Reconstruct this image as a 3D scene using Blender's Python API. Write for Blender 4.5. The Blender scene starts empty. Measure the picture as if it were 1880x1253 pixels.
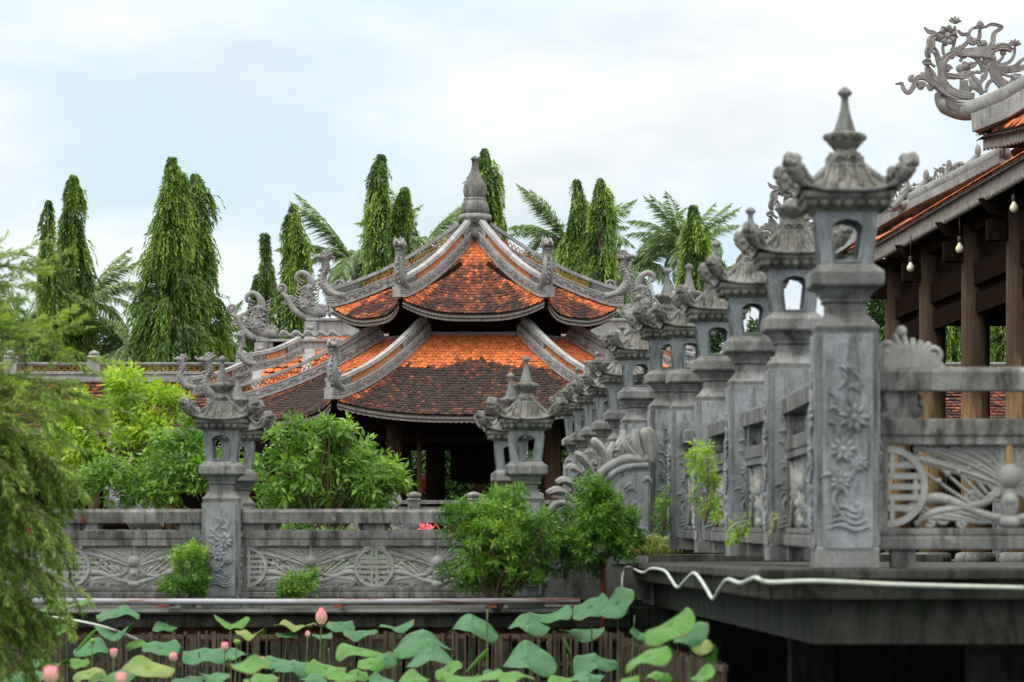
import bpy, bmesh, math, random
import numpy as np
from mathutils import Vector, Matrix
R = math.radians; PI = math.pi; cos = math.cos; sin = math.sin
rng = np.random.default_rng(7); random.seed(7)
sc = bpy.context.scene; COL = sc.collection
F = 6200.0; HOR = 1018.0; EYE = 1.6
def W(x, y, Y):                       # where a point seen at photo pixel (x, y) stands when it is Y metres away
    return ((x-940)/F*Y, Y, EYE+(HOR-y)/F*Y)

# ---------------------------------------------------------------- camera, sky, sun
cam = bpy.data.cameras.new('camera'); co = bpy.data.objects.new('camera', cam); COL.objects.link(co)
co.location = (0, 0, EYE); co.rotation_euler = (R(90), 0, 0)
cam.sensor_width = 36; cam.lens = F/1880*36; cam.shift_y = (HOR-626.5)/1880
cam.clip_start = .1; cam.clip_end = 3000
cam.dof.use_dof = True; cam.dof.focus_distance = 66; cam.dof.aperture_fstop = 5.6
sc.camera = co
sc.view_settings.view_transform = 'Standard'; sc.view_settings.look = 'None'
sc.view_settings.exposure = .12; sc.view_settings.gamma = 1
sc.render.resolution_x = 1024; sc.render.resolution_y = 682
sc.cycles.max_bounces = 6; sc.cycles.transparent_max_bounces = 8
wd = bpy.data.worlds.new('World'); sc.world = wd; wd.use_nodes = True
nt = wd.node_tree; N = nt.nodes; L = nt.links
bg = N['Background']; bg.inputs[1].default_value = 0.1
SUN_EL, SUN_AZ = 58, -50
sky = N.new('ShaderNodeTexSky'); sky.sky_type = 'NISHITA'; sky.sun_disc = False
sky.sun_elevation = R(SUN_EL); sky.sun_rotation = R(SUN_AZ)
tc = N.new('ShaderNodeTexCoord'); mp = N.new('ShaderNodeMapping'); mp.inputs['Scale'].default_value = (9, 9, 24)
mp.inputs['Rotation'].default_value = (0, R(14), 0); mp.inputs['Location'].default_value = (3.1, 0, .9)
L.new(tc.outputs['Generated'], mp.inputs[0])
def wnoise(scale, detail, rough, dist=0):
    n = N.new('ShaderNodeTexNoise'); n.inputs['Scale'].default_value = scale; n.inputs['Detail'].default_value = detail
    n.inputs['Roughness'].default_value = rough; n.inputs['Distortion'].default_value = dist; L.new(mp.outputs[0], n.inputs[0]); return n
def wramp(src, stops):
    r = N.new('ShaderNodeValToRGB'); L.new(src, r.inputs[0]); e = r.color_ramp.elements
    e[0].position, e[0].color = stops[0][0], (*stops[0][1], 1); e[1].position, e[1].color = stops[-1][0], (*stops[-1][1], 1)
    for p, c in stops[1:-1]:
        x = e.new(p); x.color = (*c, 1)
    return r
n1 = wnoise(.75, 8, .5, .2); n2 = wnoise(1.3, 6, .52, .15)
r1 = wramp(n1.outputs[0], [(.4, (0, 0, 0)), (.6, (1, 1, 1))])
r2 = wramp(n2.outputs[0], [(.36, (7.6, 8.15, 8.5)), (.5, (8.9, 9.3, 9.5)), (.6, (9.6, 9.85, 9.95))])
mx = N.new('ShaderNodeMix'); mx.data_type = 'RGBA'
L.new(r1.outputs[0], mx.inputs[0])
mb_ = N.new('ShaderNodeMix'); mb_.data_type = 'RGBA'; mb_.inputs[0].default_value = .93   # thin veil over the blue
L.new(sky.outputs[0], mb_.inputs[6]); mb_.inputs[7].default_value = (6.5, 8.3, 9.3, 1)
L.new(mb_.outputs[2], mx.inputs[6]); L.new(r2.outputs[0], mx.inputs[7])
# an overcast sky is brighter towards the zenith
sx = N.new('ShaderNodeSeparateXYZ'); L.new(tc.outputs['Generated'], sx.inputs[0])
mr = N.new('ShaderNodeMapRange'); mr.inputs[1].default_value = .15; mr.inputs[2].default_value = .7; mr.inputs[3].default_value = 1.0; mr.inputs[4].default_value = 2.7
L.new(sx.outputs[2], mr.inputs[0])
vm = N.new('ShaderNodeVectorMath'); vm.operation = 'SCALE'; mw = N.new('ShaderNodeMix'); mw.data_type = 'RGBA'; mw.inputs[7].default_value = (9.0, 8.7, 8.2, 1)   # the thick cloud overhead is neutral
mf = N.new('ShaderNodeMapRange'); mf.inputs[1].default_value = .18; mf.inputs[2].default_value = .5; L.new(sx.outputs[2], mf.inputs[0]); L.new(mf.outputs[0], mw.inputs[0]); L.new(mx.outputs[2], mw.inputs[6])
L.new(mw.outputs[2], vm.inputs[0]); L.new(mr.outputs[0], vm.inputs['Scale'])
L.new(vm.outputs[0], bg.inputs[0])
sd = bpy.data.lights.new('sun', 'SUN'); sd.energy = 1.5; sd.angle = R(20); sd.color = (1, .96, .9)
so = bpy.data.objects.new('sun', sd); COL.objects.link(so)
# Blender's sky: rotation 0 = +Y, clockwise seen from above
d = Vector((sin(R(SUN_AZ))*cos(R(SUN_EL)), cos(R(SUN_AZ))*cos(R(SUN_EL)), sin(R(SUN_EL))))
SUNV = Vector((-.35, -.3, .9)).normalized()      # high, left, a little behind the camera
sky.sun_elevation = math.asin(SUNV.z); sky.sun_rotation = math.atan2(SUNV.x, SUNV.y)
so.rotation_euler = SUNV.to_track_quat('Z', 'Y').to_euler(); so.location = (-20, -20, 60)

# ---------------------------------------------------------------- materials
def newmat(name):
    m = bpy.data.materials.new(name); m.use_nodes = True; t = m.node_tree
    return m, t, t.nodes, t.links, t.nodes['Principled BSDF']
def noise(t, vec, scale, detail=6, rough=.6, dist=0):
    n = t.nodes.new('ShaderNodeTexNoise'); n.inputs['Scale'].default_value = scale; n.inputs['Detail'].default_value = detail
    n.inputs['Roughness'].default_value = rough; n.inputs['Distortion'].default_value = dist
    t.links.new(vec, n.inputs[0]); return n.outputs[0]
def pos(t, scale=(1, 1, 1)):
    g = t.nodes.new('ShaderNodeNewGeometry'); m = t.nodes.new('ShaderNodeMapping'); m.inputs['Scale'].default_value = scale
    t.links.new(g.outputs['Position'], m.inputs[0]); return m.outputs[0]
def ramp(t, src, stops):
    r = t.nodes.new('ShaderNodeValToRGB'); t.links.new(src, r.inputs[0]); e = r.color_ramp.elements
    def c4(c): return (*c, 1) if hasattr(c, '__len__') else (c, c, c, 1)
    e[0].position, e[0].color = stops[0][0], c4(stops[0][1]); e[1].position, e[1].color = stops[-1][0], c4(stops[-1][1])
    for p, c in stops[1:-1]:
        x = e.new(p); x.color = c4(c)
    return r.outputs[0]
def mixc(t, f, a, b, mode='MIX'):
    m = t.nodes.new('ShaderNodeMix'); m.data_type = 'RGBA'; m.blend_type = mode
    for i, v in ((0, f), (6, a), (7, b)):
        if hasattr(v, 'is_output') or isinstance(v, bpy.types.NodeSocket): t.links.new(v, m.inputs[i])
        elif i == 0: m.inputs[0].default_value = v
        else: m.inputs[i].default_value = (*v, 1)
    return m.outputs[2]
def bump(t, h, bs, strength=.4, dist=.01, prev=None):
    b = t.nodes.new('ShaderNodeBump'); b.inputs['Strength'].default_value = strength; b.inputs['Distance'].default_value = dist
    t.links.new(h, b.inputs['Height'])
    if prev is not None: t.links.new(prev, b.inputs['Normal'])
    if bs is not None: t.links.new(b.outputs[0], bs.inputs['Normal'])
    return b.outputs[0]
def stone(name, c1, c2, dark=(.05, .05, .045), stain=(.5, .68), sc_=1.0, moss=None, bstr=.5):
    m, t, n, l, b = newmat(name)
    p = pos(t)
    a = ramp(t, noise(t, p, 2.6*sc_, 8, .62, .4), [(.36, c1), (.64, c2)])
    sp = ramp(t, noise(t, p, 70*sc_, 3, .6), [(.35, .72), (.6, 1.08)])
    a = mixc(t, .8, a, sp, 'MULTIPLY')
    s = ramp(t, noise(t, pos(t, (5*sc_, 5*sc_, .9*sc_)), 1.6, 8, .68, .6), [(stain[0], 0.0), (stain[1], 1.0)])
    a = mixc(t, s, a, dark)
    s2 = ramp(t, noise(t, p, 9*sc_, 6, .7, .3), [(.56, 0.0), (.74, .75)])
    a = mixc(t, s2, a, tuple(x*1.3 for x in dark))
    pale = ramp(t, noise(t, pos(t, (1, 1, 1.5)), 6*sc_, 7, .7, .5), [(.6, 0.0), (.72, .5)])
    a = mixc(t, pale, a, tuple(min(.6, x*1.5) for x in c2))
    if moss:
        s3 = ramp(t, noise(t, p, 4*sc_, 6, .65), [(.55, 0.0), (.72, .7)]); a = mixc(t, s3, a, moss)
    l.new(a, b.inputs['Base Color']); b.inputs['Roughness'].default_value = .88; b.inputs['Specular IOR Level'].default_value = .25
    x = bump(t, noise(t, p, 60*sc_, 5, .7), None, bstr*.6, .004)
    bump(t, noise(t, p, 9*sc_, 8, .65), b, bstr, .012, x)
    return m
M = {}
M['stone'] = stone('grey_stone', (.125, .13, .127), (.26, .268, .262), dark=(.05, .047, .04), stain=(.47, .68), moss=(.12, .12, .08))
M['cap'] = stone('brownish_cap_stone', (.125, .125, .113), (.245, .245, .228), dark=(.042, .041, .035), stain=(.45, .66), sc_=1.5, moss=(.1, .1, .055))
M['slate'] = stone('blue_grey_stone', (.165, .188, .198), (.3, .33, .345), dark=(.06, .062, .055), stain=(.5, .72), sc_=1.6)
M['carved'] = stone('carved_stone', (.215, .22, .21), (.34, .345, .33), dark=(.1, .1, .088), stain=(.56, .8), sc_=1.5)
M['rail'] = stone('weathered_rail_stone', (.105, .107, .102), (.235, .238, .228), dark=(.03, .03, .027), stain=(.45, .66), sc_=1.3)
M['deck'] = stone('deck_concrete', (.042, .042, .036), (.085, .082, .07), dark=(.014, .016, .011), stain=(.4, .6), sc_=.8, moss=(.03, .04, .02))
M['ridge'] = stone('ridge_cement', (.24, .245, .245), (.36, .365, .36), dark=(.09, .09, .085), stain=(.52, .75), sc_=.9)
M['ridge_dark'] = stone('ridge_cement_groove', (.1, .1, .1), (.17, .17, .165), sc_=.9)
M['ornament'] = stone('ornament_cement', (.18, .182, .178), (.31, .312, .305), dark=(.09, .09, .084), stain=(.58, .8), sc_=2)
M['rock'] = stone('garden_rock', (.15, .15, .16), (.3, .31, .33), dark=(.05, .05, .05), sc_=2, bstr=1)
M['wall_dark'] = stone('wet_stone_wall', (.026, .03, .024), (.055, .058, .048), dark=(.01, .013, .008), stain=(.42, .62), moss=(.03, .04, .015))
def simple(name, c, rough=.7, var=.25, scale=8, spec=.3, metal=0, stretch=(1, 1, 1), bstr=.2):
    m, t, n, l, b = newmat(name)
    p = pos(t, stretch)
    a = ramp(t, noise(t, p, scale, 6, .65), [(.3, tuple(x*(1-var) for x in c)), (.7, tuple(min(1, x*(1+var)) for x in c))])
    l.new(a, b.inputs['Base Color']); b.inputs['Roughness'].default_value = rough; b.inputs['Specular IOR Level'].default_value = spec
    b.inputs['Metallic'].default_value = metal
    bump(t, noise(t, p, scale*3, 5, .6), b, bstr, .006)
    return m
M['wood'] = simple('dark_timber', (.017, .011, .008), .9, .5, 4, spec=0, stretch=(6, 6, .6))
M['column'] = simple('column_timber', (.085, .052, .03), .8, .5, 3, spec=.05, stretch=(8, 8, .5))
m, t, n, l, b = newmat('shade_ramp_timber'); M['column_pale'] = m        # eave shade painted in by height: darkened top, lit ochre lower length
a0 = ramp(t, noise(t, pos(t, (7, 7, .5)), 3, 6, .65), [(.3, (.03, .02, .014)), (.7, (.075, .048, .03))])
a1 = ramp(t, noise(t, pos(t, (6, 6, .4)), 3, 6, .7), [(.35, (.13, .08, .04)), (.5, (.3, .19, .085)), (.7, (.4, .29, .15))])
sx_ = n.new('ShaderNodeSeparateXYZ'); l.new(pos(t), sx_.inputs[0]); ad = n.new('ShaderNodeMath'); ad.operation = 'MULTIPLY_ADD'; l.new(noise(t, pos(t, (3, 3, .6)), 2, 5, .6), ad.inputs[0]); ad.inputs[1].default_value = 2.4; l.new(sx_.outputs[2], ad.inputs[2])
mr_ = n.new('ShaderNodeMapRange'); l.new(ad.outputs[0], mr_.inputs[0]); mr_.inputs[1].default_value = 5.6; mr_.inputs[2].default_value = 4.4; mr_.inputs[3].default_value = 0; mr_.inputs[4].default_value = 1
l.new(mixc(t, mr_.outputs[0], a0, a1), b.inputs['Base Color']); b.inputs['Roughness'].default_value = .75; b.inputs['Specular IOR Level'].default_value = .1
M['board'] = simple('weathered_eave_board', (.26, .24, .215), .85, .5, 5, stretch=(6, 6, 1))
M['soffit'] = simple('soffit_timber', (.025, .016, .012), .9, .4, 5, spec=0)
M['lattice'] = simple('glazed_orange_lattice', (.6, .2, .04), .4, .35, 9, spec=.5)
M['lattice_gold'] = simple('glazed_ochre_lattice', (.5, .27, .05), .4, .4, 6, spec=.5)
M['bamboo'] = simple('old_bamboo', (.08, .062, .045), .85, .6, 7, stretch=(7, 7, .8))
M['bark'] = simple('bark', (.16, .13, .1), .9, .4, 12)
M['twig'] = simple('twig', (.13, .1, .06), .85, .4, 20)
M['hose'] = simple('pale_hose', (.42, .46, .4), .45, .2, 9, spec=.5)
M['bulb'] = simple('cream_glass', (.75, .7, .5), .25, .05, 9, spec=.6)
M['socket'] = simple('black_plastic', (.03, .03, .03), .5, .1)
M['stalk'] = simple('lotus_stalk', (.09, .15, .05), .7, .4, 20)
M['soil'] = simple('garden_soil', (.07, .06, .04), .95, .4, 3)
M['dry_grass'] = simple('dry_grass', (.3, .24, .1), .8, .4, 30)
M['brick'] = simple('red_brick', (.1, .038, .02), .9, .6, 5, bstr=.5)
# steel pipe, galvanised with rust below
m, t, n, l, b = newmat('galvanised_pipe'); M['pipe'] = m
p = pos(t); a = ramp(t, noise(t, pos(t, (.8, 6, 9)), 3, 6, .65, .4), [(.44, (.3, .32, .35)), (.55, (.24, .22, .22)), (.62, (.16, .06, .035))])
l.new(a, b.inputs['Base Color']); b.inputs['Roughness'].default_value = .5; b.inputs['Metallic'].default_value = .2
M['red_pipe'] = simple('rusty_red_pipe', (.2, .045, .025), .7, .5, 8)
# water
m, t, n, l, b = newmat('pond_water'); M['water'] = m
b.inputs['Base Color'].default_value = (.012, .018, .01, 1); b.inputs['Roughness'].default_value = .06
bump(t, noise(t, pos(t), 3, 3, .5), b, .15, .02)
# roof tiles, colour of each tile kept in the attribute Col
m, t, n, l, b = newmat('clay_tile'); M['tile'] = m
at = n.new('ShaderNodeAttribute'); at.attribute_name = 'Col'
sp = ramp(t, noise(t, pos(t), 22, 5, .7), [(.3, .62), (.65, 1.2)])
a = mixc(t, .85, at.outputs['Color'], sp, 'MULTIPLY'); l.new(a, b.inputs['Base Color'])
b.inputs['Roughness'].default_value = .82; b.inputs['Specular IOR Level'].default_value = .2
# leaves: tone of each leaf kept in the attribute cv (0 dark .. 1 young)
def leafmat(name, dark, mid, young, trans=.3, rough=.45, spec=.4):
    m, t, n, l, b = newmat(name)
    at = n.new('ShaderNodeAttribute'); at.attribute_name = 'cv'
    a = ramp(t, at.outputs['Fac'], [(.05, dark), (.5, mid), (.95, young)])
    l.new(a, b.inputs['Base Color']); b.inputs['Roughness'].default_value = rough; b.inputs['Specular IOR Level'].default_value = spec
    tr = n.new('ShaderNodeBsdfTranslucent'); br = n.new('ShaderNodeMix'); br.data_type = 'RGBA'; br.blend_type = 'MULTIPLY'; br.inputs[0].default_value = 1
    l.new(a, br.inputs[6]); br.inputs[7].default_value = (1.5, 1.6, .7, 1); l.new(br.outputs[2], tr.inputs[0])
    ms = n.new('ShaderNodeMixShader'); ms.inputs[0].default_value = trans
    l.new(b.outputs[0], ms.inputs[1]); l.new(tr.outputs[0], ms.inputs[2]); l.new(ms.outputs[0], n['Material Output'].inputs[0])
    return m
M['mast'] = leafmat('mast_tree_leaf', (.03, .07, .016), (.09, .18, .03), (.26, .38, .05))
M['palm'] = leafmat('palm_leaf', (.08, .14, .07), (.18, .27, .13), (.38, .48, .24), .3)
M['shrub'] = leafmat('shrub_leaf', (.03, .09, .012), (.09, .23, .025), (.27, .42, .06))
M['lime'] = leafmat('young_tree_leaf', (.08, .18, .018), (.24, .4, .03), (.42, .55, .07), .35)
M['green_tree'] = leafmat('green_tree_leaf', (.05, .12, .02), (.13, .28, .045), (.26, .42, .08), .3)
M['brush'] = leafmat('bottlebrush_leaf', (.065, .12, .018), (.16, .265, .045), (.33, .45, .1), .35)
M['far_leaf'] = leafmat('far_foliage', (.02, .06, .02), (.06, .13, .035), (.12, .22, .06), .2)
M['grass'] = leafmat('grass_blade', (.08, .15, .03), (.2, .3, .06), (.4, .38, .14), .3)
M['bloom'] = leafmat('pink_bloom', (.7, .1, .25), (.85, .2, .36), (.9, .4, .5), .3)
M['white_bloom'] = leafmat('white_bloom', (.6, .6, .6), (.7, .7, .7), (.8, .8, .8), .2)
def lotusmat(name, c0, c1, c2):
    m, t, n, l, b = newmat(name)
    a = ramp(t, noise(t, pos(t), 5, 5, .6), [(.35, c0), (.65, c1)])
    at = n.new('ShaderNodeAttribute'); at.attribute_name = 'rad'
    a = mixc(t, ramp(t, at.outputs['Fac'], [(0, .35), (.12, 0.0), (.9, 0.0), (1, .35)]), a, c2)
    vn = n.new('ShaderNodeAttribute'); vn.attribute_name = 'vein'
    a = mixc(t, ramp(t, vn.outputs['Fac'], [(0, 0.0), (1, .22)]), a, c2)
    rim = n.new('ShaderNodeMath'); rim.operation = 'MULTIPLY'; t.links.new(ramp(t, at.outputs['Fac'], [(.86, 0.0), (.99, 1.0)]), rim.inputs[0]); t.links.new(ramp(t, noise(t, pos(t), 7, 4, .6), [(.52, 0.0), (.62, 1.0)]), rim.inputs[1])
    a = mixc(t, rim.outputs[0], a, (.16, .1, .035)); a = mixc(t, ramp(t, noise(t, pos(t), 30, 4, .7), [(.66, 0.0), (.72, .5)]), a, (.14, .12, .04))
    l.new(a, b.inputs['Base Color']); b.inputs['Roughness'].default_value = .55; b.inputs['Specular IOR Level'].default_value = .35
    tr = n.new('ShaderNodeBsdfTranslucent'); br = n.new('ShaderNodeMix'); br.data_type = 'RGBA'; br.blend_type = 'MULTIPLY'; br.inputs[0].default_value = 1
    l.new(a, br.inputs[6]); br.inputs[7].default_value = (1.5, 1.5, .4, 1); l.new(br.outputs[2], tr.inputs[0])
    ms = n.new('ShaderNodeMixShader'); ms.inputs[0].default_value = .3
    l.new(b.outputs[0], ms.inputs[1]); l.new(tr.outputs[0], ms.inputs[2]); l.new(ms.outputs[0], n['Material Output'].inputs[0])
    return m
M['lotus'] = lotusmat('lotus_leaf_blue_green', (.03, .13, .045), (.055, .195, .075), (.15, .35, .12))
M['lotus_bright'] = lotusmat('lotus_leaf_bright', (.05, .17, .022), (.085, .25, .03), (.2, .42, .08))
M['lotus_yellow'] = lotusmat('lotus_leaf_yellowing', (.1, .22, .035), (.24, .3, .07), (.3, .3, .1))
m, t, n, l, b = newmat('lotus_petal'); M['petal'] = m
at = n.new('ShaderNodeAttribute'); at.attribute_name = 'rad'
l.new(ramp(t, at.outputs['Fac'], [(0, (.75, .72, .5)), (.35, (.85, .6, .5)), (1, (.85, .17, .25))]), b.inputs['Base Color']); b.inputs['Roughness'].default_value = .5
M['pod'] = simple('green_lotus_pod', (.16, .32, .05), .6, .2, 20)

# ---------------------------------------------------------------- mesh tools
class MB:
    def __init__(s): s.v = []; s.f = []; s.s = []; s.mi = []; s.T = None
    def add(s, vs, fs, smooth=False, mi=0):
        o = len(s.v)
        if s.T is not None: vs = [tuple(s.T @ Vector(v)) for v in vs]
        s.v.extend(vs); s.f.extend([tuple(i+o for i in f) for f in fs]); s.s.extend([smooth]*len(fs)); s.mi.extend([mi]*len(fs))
    def box(s, x0, x1, y0, y1, z0, z1, mi=0):
        s.add([(x0,y0,z0),(x1,y0,z0),(x1,y1,z0),(x0,y1,z0),(x0,y0,z1),(x1,y0,z1),(x1,y1,z1),(x0,y1,z1)],
              [(0,3,2,1),(4,5,6,7),(0,1,5,4),(1,2,6,5),(2,3,7,6),(3,0,4,7)], False, mi)
    def cbox(s, c, d, mi=0): s.box(c[0]-d[0]/2, c[0]+d[0]/2, c[1]-d[1]/2, c[1]+d[1]/2, c[2]-d[2]/2, c[2]+d[2]/2, mi)
    def levels(s, lv, cx=0, cy=0, mi=0):          # square plan rings: (half width, z)
        vs = []
        for h, z in lv: vs += [(cx-h,cy-h,z),(cx+h,cy-h,z),(cx+h,cy+h,z),(cx-h,cy+h,z)]
        fs = [(3,2,1,0)]
        for i in range(len(lv)-1):
            for k in range(4):
                a = i*4+k; b = i*4+(k+1)%4; fs.append((a,b,b+4,a+4))
        n = (len(lv)-1)*4; fs.append((n,n+1,n+2,n+3)); s.add(vs, fs, False, mi)
    def lathe(s, prof, c=(0,0,0), seg=20, smooth=True, mi=0, lobes=0, lob=0):
        vs = []; fs = []
        for r, z in prof:
            for k in range(seg):
                a = 2*PI*k/seg; rr = r*(1+lob*cos(lobes*a)) if lobes else r
                vs.append((c[0]+rr*cos(a), c[1]+rr*sin(a), c[2]+z))
        for i in range(len(prof)-1):
            for k in range(seg):
                a = i*seg+k; b = i*seg+(k+1)%seg; fs.append((a,b,b+seg,a+seg))
        fs.append(tuple(range(seg))[::-1]); n = (len(prof)-1)*seg; fs.append(tuple(range(n, n+seg)))
        s.add(vs, fs, smooth, mi)
    def blob(s, c, r, seg=8, rings=6, mi=0):
        if not hasattr(r, '__len__'): r = (r, r, r)
        vs = [(c[0], c[1], c[2]-r[2])]; fs = []
        for i in range(1, rings):
            p = -PI/2+PI*i/rings
            for k in range(seg):
                a = 2*PI*k/seg; vs.append((c[0]+r[0]*cos(p)*cos(a), c[1]+r[1]*cos(p)*sin(a), c[2]+r[2]*sin(p)))
        vs.append((c[0], c[1], c[2]+r[2])); n = len(vs)-1
        for k in range(seg):
            k2 = (k+1) % seg; fs.append((0, 1+k2, 1+k)); fs.append((n, n-seg+k, n-seg+k2))
            for i in range(rings-2): a = 1+i*seg+k; b = 1+i*seg+k2; fs.append((a, b, b+seg, a+seg))
        s.add(vs, fs, True, mi)
    def tube(s, path, rad, seg=8, plane=None, depth=1, mi=0, cap=True):
        # plane: unit vector perpendicular to the plane of a flat design; radius along it is scaled by depth
        P = [Vector(p) for p in path]; n = len(P)
        if not hasattr(rad, '__len__'): rad = [rad]*n
        vs = []; fs = []; ref = Vector(plane) if plane is not None else None; prev = None
        for i in range(n):
            t = (P[min(i+1, n-1)]-P[max(i-1, 0)])
            t = t.normalized() if t.length > 1e-9 else Vector((0, 0, 1))
            if ref is not None: b = ref; a = t.cross(b); a = a.normalized() if a.length > 1e-6 else Vector((1, 0, 0))
            else:
                if prev is None: q = Vector((0, 0, 1)) if abs(t.z) < .9 else Vector((1, 0, 0)); a = t.cross(q).normalized()
                else: a = (prev-t*prev.dot(t)); a = a.normalized() if a.length > 1e-6 else t.orthogonal().normalized()
                prev = a; b = t.cross(a)
            for k in range(seg):
                g = 2*PI*k/seg; q = P[i]+a*(rad[i]*cos(g))+b*(rad[i]*depth*sin(g)); vs.append(tuple(q))
        for i in range(n-1):
            for k in range(seg): p = i*seg+k; q = i*seg+(k+1) % seg; fs.append((p, q, q+seg, p+seg))
        if cap: fs.append(tuple(range(seg))[::-1]); m_ = (n-1)*seg; fs.append(tuple(range(m_, m_+seg)))
        s.add(vs, fs, True, mi)
    def bar(s, p, q, w, h, up=(0, 0, 1), mi=0):   # box from p to q, w wide, h high
        p = Vector(p); q = Vector(q); t = (q-p).normalized(); u = Vector(up)
        a = t.cross(u); a = a.normalized() if a.length > 1e-6 else Vector((1, 0, 0)); b = a.cross(t)
        vs = [tuple(c+a*(w/2*i)+b*(h/2*j)) for c in (p, q) for i, j in ((-1,-1),(1,-1),(1,1),(-1,1))]
        s.add(vs, [(0,1,2,3),(7,6,5,4),(0,4,5,1),(1,5,6,2),(2,6,7,3),(3,7,4,0)], False, mi)
    def sweep(s, path, w, h0, h1, mi=0):          # upright box section swept along a path
        P = [Vector(p) for p in path]; n = len(P); vs = []; fs = []
        for i in range(n):
            t = P[min(i+1, n-1)]-P[max(i-1, 0)]; a = Vector((t.y, -t.x, 0)); a = a.normalized() if a.length > 1e-6 else Vector((1, 0, 0))
            tt = t.normalized(); up = a.cross(tt); up = up if up.z > 0 else -up
            for i_, j in ((-1, h0), (1, h0), (1, h1), (-1, h1)): vs.append(tuple(P[i]+a*(w/2*i_)+up*j))
        for i in range(n-1):
            for k in range(4): p = i*4+k; q = i*4+(k+1) % 4; fs.append((p, q, q+4, p+4))
        fs += [(0,1,2,3), (n*4-1, n*4-2, n*4-3, n*4-4)]; s.add(vs, fs, False, mi)
    def prism(s, pts, y0, y1, mi=0):              # polygon in the XZ plane given a thickness
        n = len(pts); vs = [(x, y0, z) for x, z in pts]+[(x, y1, z) for x, z in pts]
        fs = [tuple(range(n)), tuple(range(n, 2*n))[::-1]]+[(i, (i+1) % n+0, (i+1) % n+n, i+n) for i in range(n)]
        s.add(vs, fs, False, mi)
    def build(s, name, mats, parent=None, bevel=0, loc=None):
        me = bpy.data.meshes.new(name); me.from_pydata(s.v, [], s.f); me.update()
        if not isinstance(mats, (list, tuple)): mats = [mats]
        for m in mats: me.materials.append(M[m] if isinstance(m, str) else m)
        me.polygons.foreach_set('use_smooth', s.s); me.polygons.foreach_set('material_index', s.mi)
        o = bpy.data.objects.new(name, me); COL.objects.link(o); o.parent = parent
        if loc: o.location = loc
        if bevel:
            b = o.modifiers.new('bevel', 'BEVEL'); b.width = bevel; b.segments = 2; b.limit_method = 'ANGLE'; b.angle_limit = R(40)
        return o
def cr(pts, n=6):                                # smooth curve through points of any dimension
    P = np.array(pts, float); out = []; m = len(P)
    for i in range(m-1):
        p0 = P[max(i-1, 0)]; p1 = P[i]; p2 = P[i+1]; p3 = P[min(i+2, m-1)]
        for k in range(n):
            t = k/n; out.append(.5*((2*p1)+(-p0+p2)*t+(2*p0-5*p1+4*p2-p3)*t*t+(-p0+3*p1-3*p2+p3)*t**3))
    out.append(P[-1]); return np.array(out)
def stroke(mb, pts, rad, depth=.7, y=0, n=5, seg=8):   # flat carved line in the local XZ plane, tapering
    q = [(p[0], p[1], r) for p, r in zip(pts, rad if hasattr(rad, '__len__') else [rad]*len(pts))]
    c = cr(q, n); mb.tube([(a, y, b) for a, b, _ in c], [max(.0008, r) for _, _, r in c], seg, (0, 1, 0), depth)
def spiral(cx, cz, r0, r1, a0, turns, n=18):
    return [(cx+(r0+(r1-r0)*i/n)*cos(a0+turns*2*PI*i/n), cz+(r0+(r1-r0)*i/n)*sin(a0+turns*2*PI*i/n)) for i in range(n+1)]
def curl(mb, cx, cz, r, a0, turns, rad, depth=.7, y=0, end=.12):
    s_ = spiral(cx, cz, r, r*end, a0, turns); stroke(mb, s_, np.linspace(rad, rad*.55, len(s_)), depth, y, 2)
    mb.blob((cx, y, cz), (rad*1.1, rad*depth*1.2, rad*1.1))
def tag(o, label=None, cat=None, group=None, kind=None):
    if label: o['label'] = label
    if cat: o['category'] = cat
    if group: o['group'] = group
    if kind: o['kind'] = kind
    return o
def thing(name, loc, label, cat, group=None, rz=0):
    o = bpy.data.objects.new(name, None); COL.objects.link(o); o.location = loc; o.rotation_euler = (0, 0, rz); o.empty_display_size = .2
    return tag(o, label, cat, group)
KIDS = {}
def kids(o):
    return [c for c in bpy.data.objects if c.parent == o]
def dup(o, parent=None):
    c = o.copy(); COL.objects.link(c)
    if parent is not None: c.parent = parent
    for ch in kids(o): dup(ch, c)
    return c
def place(proto, used, loc, rz, label, scale=None):
    o = proto if not used else dup(proto)
    o.location = loc; o.rotation_euler = (0, 0, rz); o['label'] = label
    if scale: o.scale = (scale,)*3
    return o
def npmesh(name, V, Fq, mat, parent=None, attrs={}, smooth=False):      # V (n,3), Fq (m,k) all faces alike, or list of arrays
    me = bpy.data.meshes.new(name)
    if not isinstance(Fq, list): Fq = [Fq]
    idx = np.concatenate([f.ravel() for f in Fq]); cnt = np.concatenate([np.full(len(f), f.shape[1]) for f in Fq])
    me.vertices.add(len(V)); me.vertices.foreach_set('co', np.asarray(V, np.float32).ravel())
    me.loops.add(len(idx)); me.loops.foreach_set('vertex_index', idx.astype(np.int32))
    me.polygons.add(len(cnt)); st = np.concatenate([[0], np.cumsum(cnt)[:-1]]); me.polygons.foreach_set('loop_start', st.astype(np.int32))
    me.polygons.foreach_set('loop_total', cnt.astype(np.int32))
    me.update(calc_edges=True)
    if smooth: me.polygons.foreach_set('use_smooth', np.ones(len(cnt), bool))
    for k, a in attrs.items():
        a = np.asarray(a, np.float32)
        if a.ndim == 1: at = me.attributes.new(k, 'FLOAT', 'POINT'); at.data.foreach_set('value', a)
        else: at = me.attributes.new(k, 'FLOAT_COLOR', 'POINT'); at.data.foreach_set('color', np.c_[a, np.ones(len(a))].astype(np.float32).ravel())
    me.materials.append(M[mat]); me.validate()
    o = bpy.data.objects.new(name, me); COL.objects.link(o); o.parent = parent; return o
def unit(a): return a/np.maximum(np.linalg.norm(a, axis=-1, keepdims=True), 1e-9)
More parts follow.
